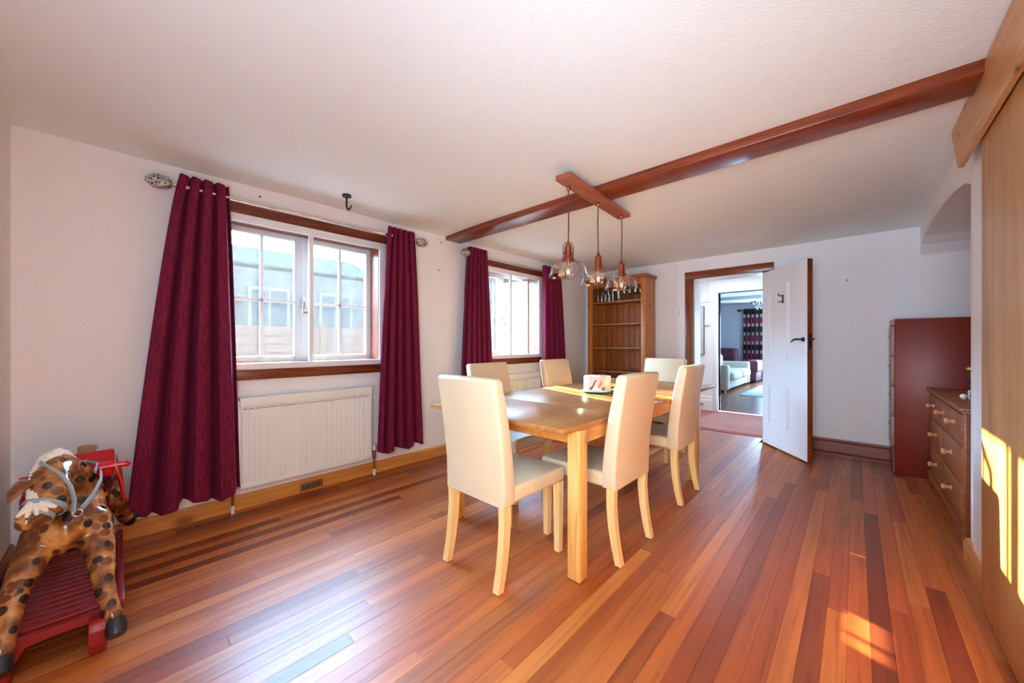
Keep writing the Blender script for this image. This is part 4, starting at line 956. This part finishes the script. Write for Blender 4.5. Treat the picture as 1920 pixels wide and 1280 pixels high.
def limb(b_, pts, n=14):
    """a smooth tapering limb through (x, y, z, r) stations"""
    P = [Vector(p[:3]) for p in pts]; Rr = [p[3] for p in pts]; out, rad = [], []
    for i in range(len(P) - 1):
        p0, p1, p2, p3 = P[max(i - 1, 0)], P[i], P[i + 1], P[min(i + 2, len(P) - 1)]
        for s_ in range(4):
            t = s_ / 4; a = 2 * p1; 
            q = .5 * (2 * p1 + (p2 - p0) * t + (2 * p0 - 5 * p1 + 4 * p2 - p3) * t * t + (3 * p1 - p0 - 3 * p2 + p3) * t ** 3)
            out.append(q); rad.append(Rr[i] + (Rr[i + 1] - Rr[i]) * (t * t * (3 - 2 * t)))
    out.append(P[-1]); rad.append(Rr[-1])
    b_.tube(out, rad, n); b_.ball(P[0], Rr[0], 12); b_.ball(P[-1], Rr[-1], 12)
hb = B()
limb(hb, [(-2.90, -.11, .455, .075), (-2.80, -.115, .47, .108), (-2.62, -.125, .465, .108), (-2.45, -.135, .445, .112), (-2.35, -.14, .40, .098)], 18)
limb(hb, [(-2.46, -.125, .47, .10), (-2.44, -.14, .56, .083), (-2.395, -.165, .632, .064), (-2.33, -.18, .628, .060), (-2.275, -.183, .588, .058)], 16)
limb(hb, [(-2.285, -.175, .585, .062), (-2.25, -.18, .55, .058), (-2.215, -.196, .525, .044), (-2.192, -.214, .514, .036), (-2.182, -.222, .510, .032)], 14)
hb.ball((-2.262, -.158, .585), .042, 12)
limb(hb, [(-2.36, -.075, .40, .066), (-2.29, -.055, .33, .052), (-2.215, -.042, .265, .040), (-2.16, -.036, .215, .033), (-2.10, -.022, .155, .028), (-2.065, -.012, .118, .032)])
limb(hb, [(-2.36, -.195, .40, .066), (-2.28, -.225, .33, .050), (-2.20, -.245, .27, .039), (-2.15, -.253, .225, .033), (-2.09, -.258, .165, .029), (-2.06, -.262, .135, .031)])
limb(hb, [(-2.82, -.055, .42, .075), (-2.80, -.02, .34, .056), (-2.865, .0, .30, .038), (-2.90, .015, .25, .032), (-2.915, .03, .205, .033)])
limb(hb, [(-2.82, -.175, .42, .075), (-2.80, -.205, .34, .056), (-2.865, -.225, .30, .038), (-2.90, -.24, .25, .032), (-2.915, -.255, .205, .033)])
me = bpy.data.meshes.new('horse_shell'); hb.bm.to_mesh(me); hb.bm.free()
tmp = bpy.data.objects.new('horse_shell', me); C.objects.link(tmp)
md = tmp.modifiers.new('r', 'REMESH'); md.mode = 'VOXEL'; md.voxel_size = .008
ms = tmp.modifiers.new('s', 'SMOOTH'); ms.iterations = 6; ms.factor = .5
bpy.context.view_layer.update()
me2 = bpy.data.meshes.new_from_object(tmp.evaluated_get(bpy.context.evaluated_depsgraph_get()))
bpy.data.objects.remove(tmp); bpy.data.meshes.remove(me)
me2.name = 'horse_body'; me2.transform(Matrix.Translation(-wloc(hs_))); me2.materials.clear(); me2.materials.append(horse_mat())
me2.polygons.foreach_set('use_smooth', [True] * len(me2.polygons))
body = bpy.data.objects.new('horse_body', me2); C.objects.link(body); body.parent = hs_
HM = me2.materials[0]
# ears, carved mane, forelock, tail
B().tube([(-2.285, -.215, .625), (-2.262, -.238, .628), (-2.235, -.254, .612), (-2.205, -.266, .585)], [.026, .030, .022, .004], 12, flat=(1, .5)).obj('ear', HM, hs_)
crest = [(-2.49, -.112, .575), (-2.47, -.125, .628), (-2.44, -.153, .685), (-2.40, -.175, .706), (-2.36, -.198, .692), (-2.31, -.212, .655), (-2.262, -.216, .612), (-2.225, -.212, .575), (-2.205, -.206, .555)]
mn = B()
for i in range(len(crest) - 1):
    for s_ in range(4):
        a = Vector(crest[i]).lerp(Vector(crest[i + 1]), s_ / 4); d = (Vector(crest[i + 1]) - Vector(crest[i])).normalized()
        up = Vector((d.z, 0, -d.x)) * (-1); 
        if up.z < 0 and i < 6: up = -up
        rd_ = (a - Vector((-2.38, -.15, .52))).normalized(); sd_ = d.cross(rd_).normalized()
        mn.tube([a - sd_ * .024 - rd_ * .014, a - sd_ * .010 + rd_ * .008 - d * .003, a + sd_ * .006 + rd_ * .008, a + sd_ * .024 - rd_ * .016], [.006, .0095, .0095, .006], 6)
mn.tube(crest, .014, 8)
mn.obj('mane', M['cream'], hs_)
fl_ = B()
for k, (dy, dz_) in enumerate(((-.022, -.045), (-.010, -.058), (.004, -.055), (.018, -.046), (.030, -.030))):
    fl_.tube([(-2.215, -.208, .572), (-2.178, -.205 + dy * .9, .568 + dz_ * .25), (-2.160, -.205 + dy * 1.7, .568 + dz_ * .62)], [.014, .012, .005], 6)
fl_.obj('forelock', M['cream'], hs_)
tl = B()
for k in range(9):
    q = -.55 + k * .16
    tl.tube([(-2.84, -.112, .53), (-2.825, -.112 + q * .03, .575), (-2.81, -.108 + q * .040, .622 - .015 * q * q), (-2.80, -.104 + q * .05, .650 - .02 * q * q)], [.011, .0085, .0055, .003], 6)
tl.obj('tail', plain('dark_cream_tail', srgb(196, 160, 112), .5), hs_)
# hooves
for (x_, y_, z_) in ((-2.045, -.006, .088), (-2.042, -.266, .105), (-2.93, .042, .188), (-2.93, -.268, .188)):
    sgn = 1 if x_ > -2.5 else -1
    B().tube([(x_ - sgn * .012, y_, z_ + .018), (x_ + sgn * .005, y_ + .002, z_ - .002), (x_ + sgn * .028, y_ + .004, z_ - .024)], [.029, .032, .027], 12).obj('hoof', M['hoof'], hs_)
# bridle, breast strap, saddle
def loop(name, c, ax, r1, r2, wd, m, u=None, n=28):
    """a flat strap running round a limb"""
    ax = Vector(ax).normalized(); u = Vector(u or (0, 1, 0)); u = (u - ax * u.dot(ax)).normalized(); v_ = ax.cross(u)
    vs_, fs_ = [], []
    for i in range(n):
        q = 2 * PI * i / n
        for s_, rr in ((-.5, 0), (.5, 0), (.5, .004), (-.5, .004)):
            vs_.append(Vector(c) + ax * wd * s_ + u * (r1 + rr) * math.cos(q) + v_ * (r2 + rr) * math.sin(q))
    for i in range(n):
        for j in range(4): fs_.append((i * 4 + j, i * 4 + (j + 1) % 4, ((i + 1) % n) * 4 + (j + 1) % 4, ((i + 1) % n) * 4 + j))
    return B().mesh(vs_, fs_).obj(name, m, hs_)
AX = (-.62, .35, .70)
loop('browband', (-2.232, -.188, .537), AX, .0555, .0555, .018, M['strap'])
loop('noseband', (-2.203, -.205, .519), AX, .0445, .0445, .016, M['strap'])
def strap(name, pts, m, w_=.011):
    return B().tube(pts, w_, 8, flat=(.35, 1)).obj(name, m, hs_)
strap('cheek_strap', [(-2.322, -.205, .688), (-2.285, -.178, .668), (-2.255, -.150, .645), (-2.232, -.125, .60), (-2.225, -.115, .55), (-2.232, -.118, .495)], M['strap'])
strap('breast_strap', [(-2.255, -.098, .495), (-2.31, -.068, .525), (-2.38, -.048, .565), (-2.46, -.05, .59)], M['strap'], .013)
B().tube([(-2.24 + .004 * math.cos(q), -.107 + .014 * math.cos(q), .487 + .014 * math.sin(q)) for q in [2 * PI * i / 12 for i in range(12)]], .003, 6, closed=True).obj('buckle_ring', M['chrome'], hs_)
B().prism([(-2.70, .55), (-2.48, .55), (-2.455, .615), (-2.475, .625), (-2.53, .592), (-2.63, .59), (-2.68, .635), (-2.705, .63)], 'Y', -.235, -.01, .008).obj('saddle_seat', M['brightred'], hs_)
for s_, y_ in ((1, -.012), (-1, -.238)):
    B().mesh([(-2.70, y_, .60), (-2.46, y_, .61), (-2.45, y_ + s_ * .022, .52), (-2.50, y_ + s_ * .03, .42), (-2.58, y_ + s_ * .028, .42), (-2.69, y_ + s_ * .02, .52)] +
             [(-2.70, y_ + s_ * .008, .60), (-2.46, y_ + s_ * .008, .61), (-2.45, y_ + s_ * .03, .52), (-2.50, y_ + s_ * .038, .42), (-2.58, y_ + s_ * .036, .42), (-2.69, y_ + s_ * .028, .52)],
             [(0, 1, 2, 3, 4, 5), (6, 7, 8, 9, 10, 11)] + [(i, (i + 1) % 6, 6 + (i + 1) % 6, 6 + i) for i in range(6)]).obj('saddle_flap', M['brightred'], hs_)
B().tube([(-2.47, -.27, .598), (-2.47, .03, .598)], .013, 10).ball((-2.47, .03, .598), .014).obj('hand_peg', M['brightred'], hs_)
strap('rein', [(-2.40, -.065, .60), (-2.44, -.06, .625), (-2.48, -.09, .632), (-2.46, -.14, .635)], M['strap'], .010)
# the stand: two runners, rails, slatted platform
def runner(y_):
    out = [(-2.030, .10), (-2.034, .05), (-2.05, .012), (-2.07, .002), (-2.94, .002), (-3.0, .03), (-3.01, .10), (-2.99, .115), (-2.95, .07), (-2.93, .055), (-2.13, .055), (-2.10, .07), (-2.085, .115), (-2.07, .128), (-2.045, .122)]
    B().prism(out, 'Y', y_, y_ + .046, .004).obj('runner', M['redpaint'], hs_)
runner(-.072); runner(-.292)
B().box(-2.92, -2.12, .0, .02, .10, .145, .003).obj('side_rail', M['redpaint'], hs_)
B().box(-2.92, -2.12, -.292, -.272, .10, .145, .003).obj('side_rail', M['redpaint'], hs_)
ar = [(-.272 + .272 * k / 16, .085 + .012 * math.sin(PI * k / 16) if 2 < k < 14 else .055) for k in range(17)]
for x_ in (-2.14, -2.93): B().prism(ar + [(0, .128), (-.272, .128)], 'X', x_, x_ + .022).obj('end_rail', M['redpaint'], hs_, smooth=0)
for x_ in (-2.30, -2.78): B().box(x_, x_ + .03, -.272, 0, .06, .115).obj('cross_bearer', M['redpaint'], hs_)
for k in range(17):
    x_ = -2.165 - k * .0445
    B().box(x_ - .034, x_, -.271, -.001, .117, .13, .003).obj('slat', M['redpaint'], hs_)
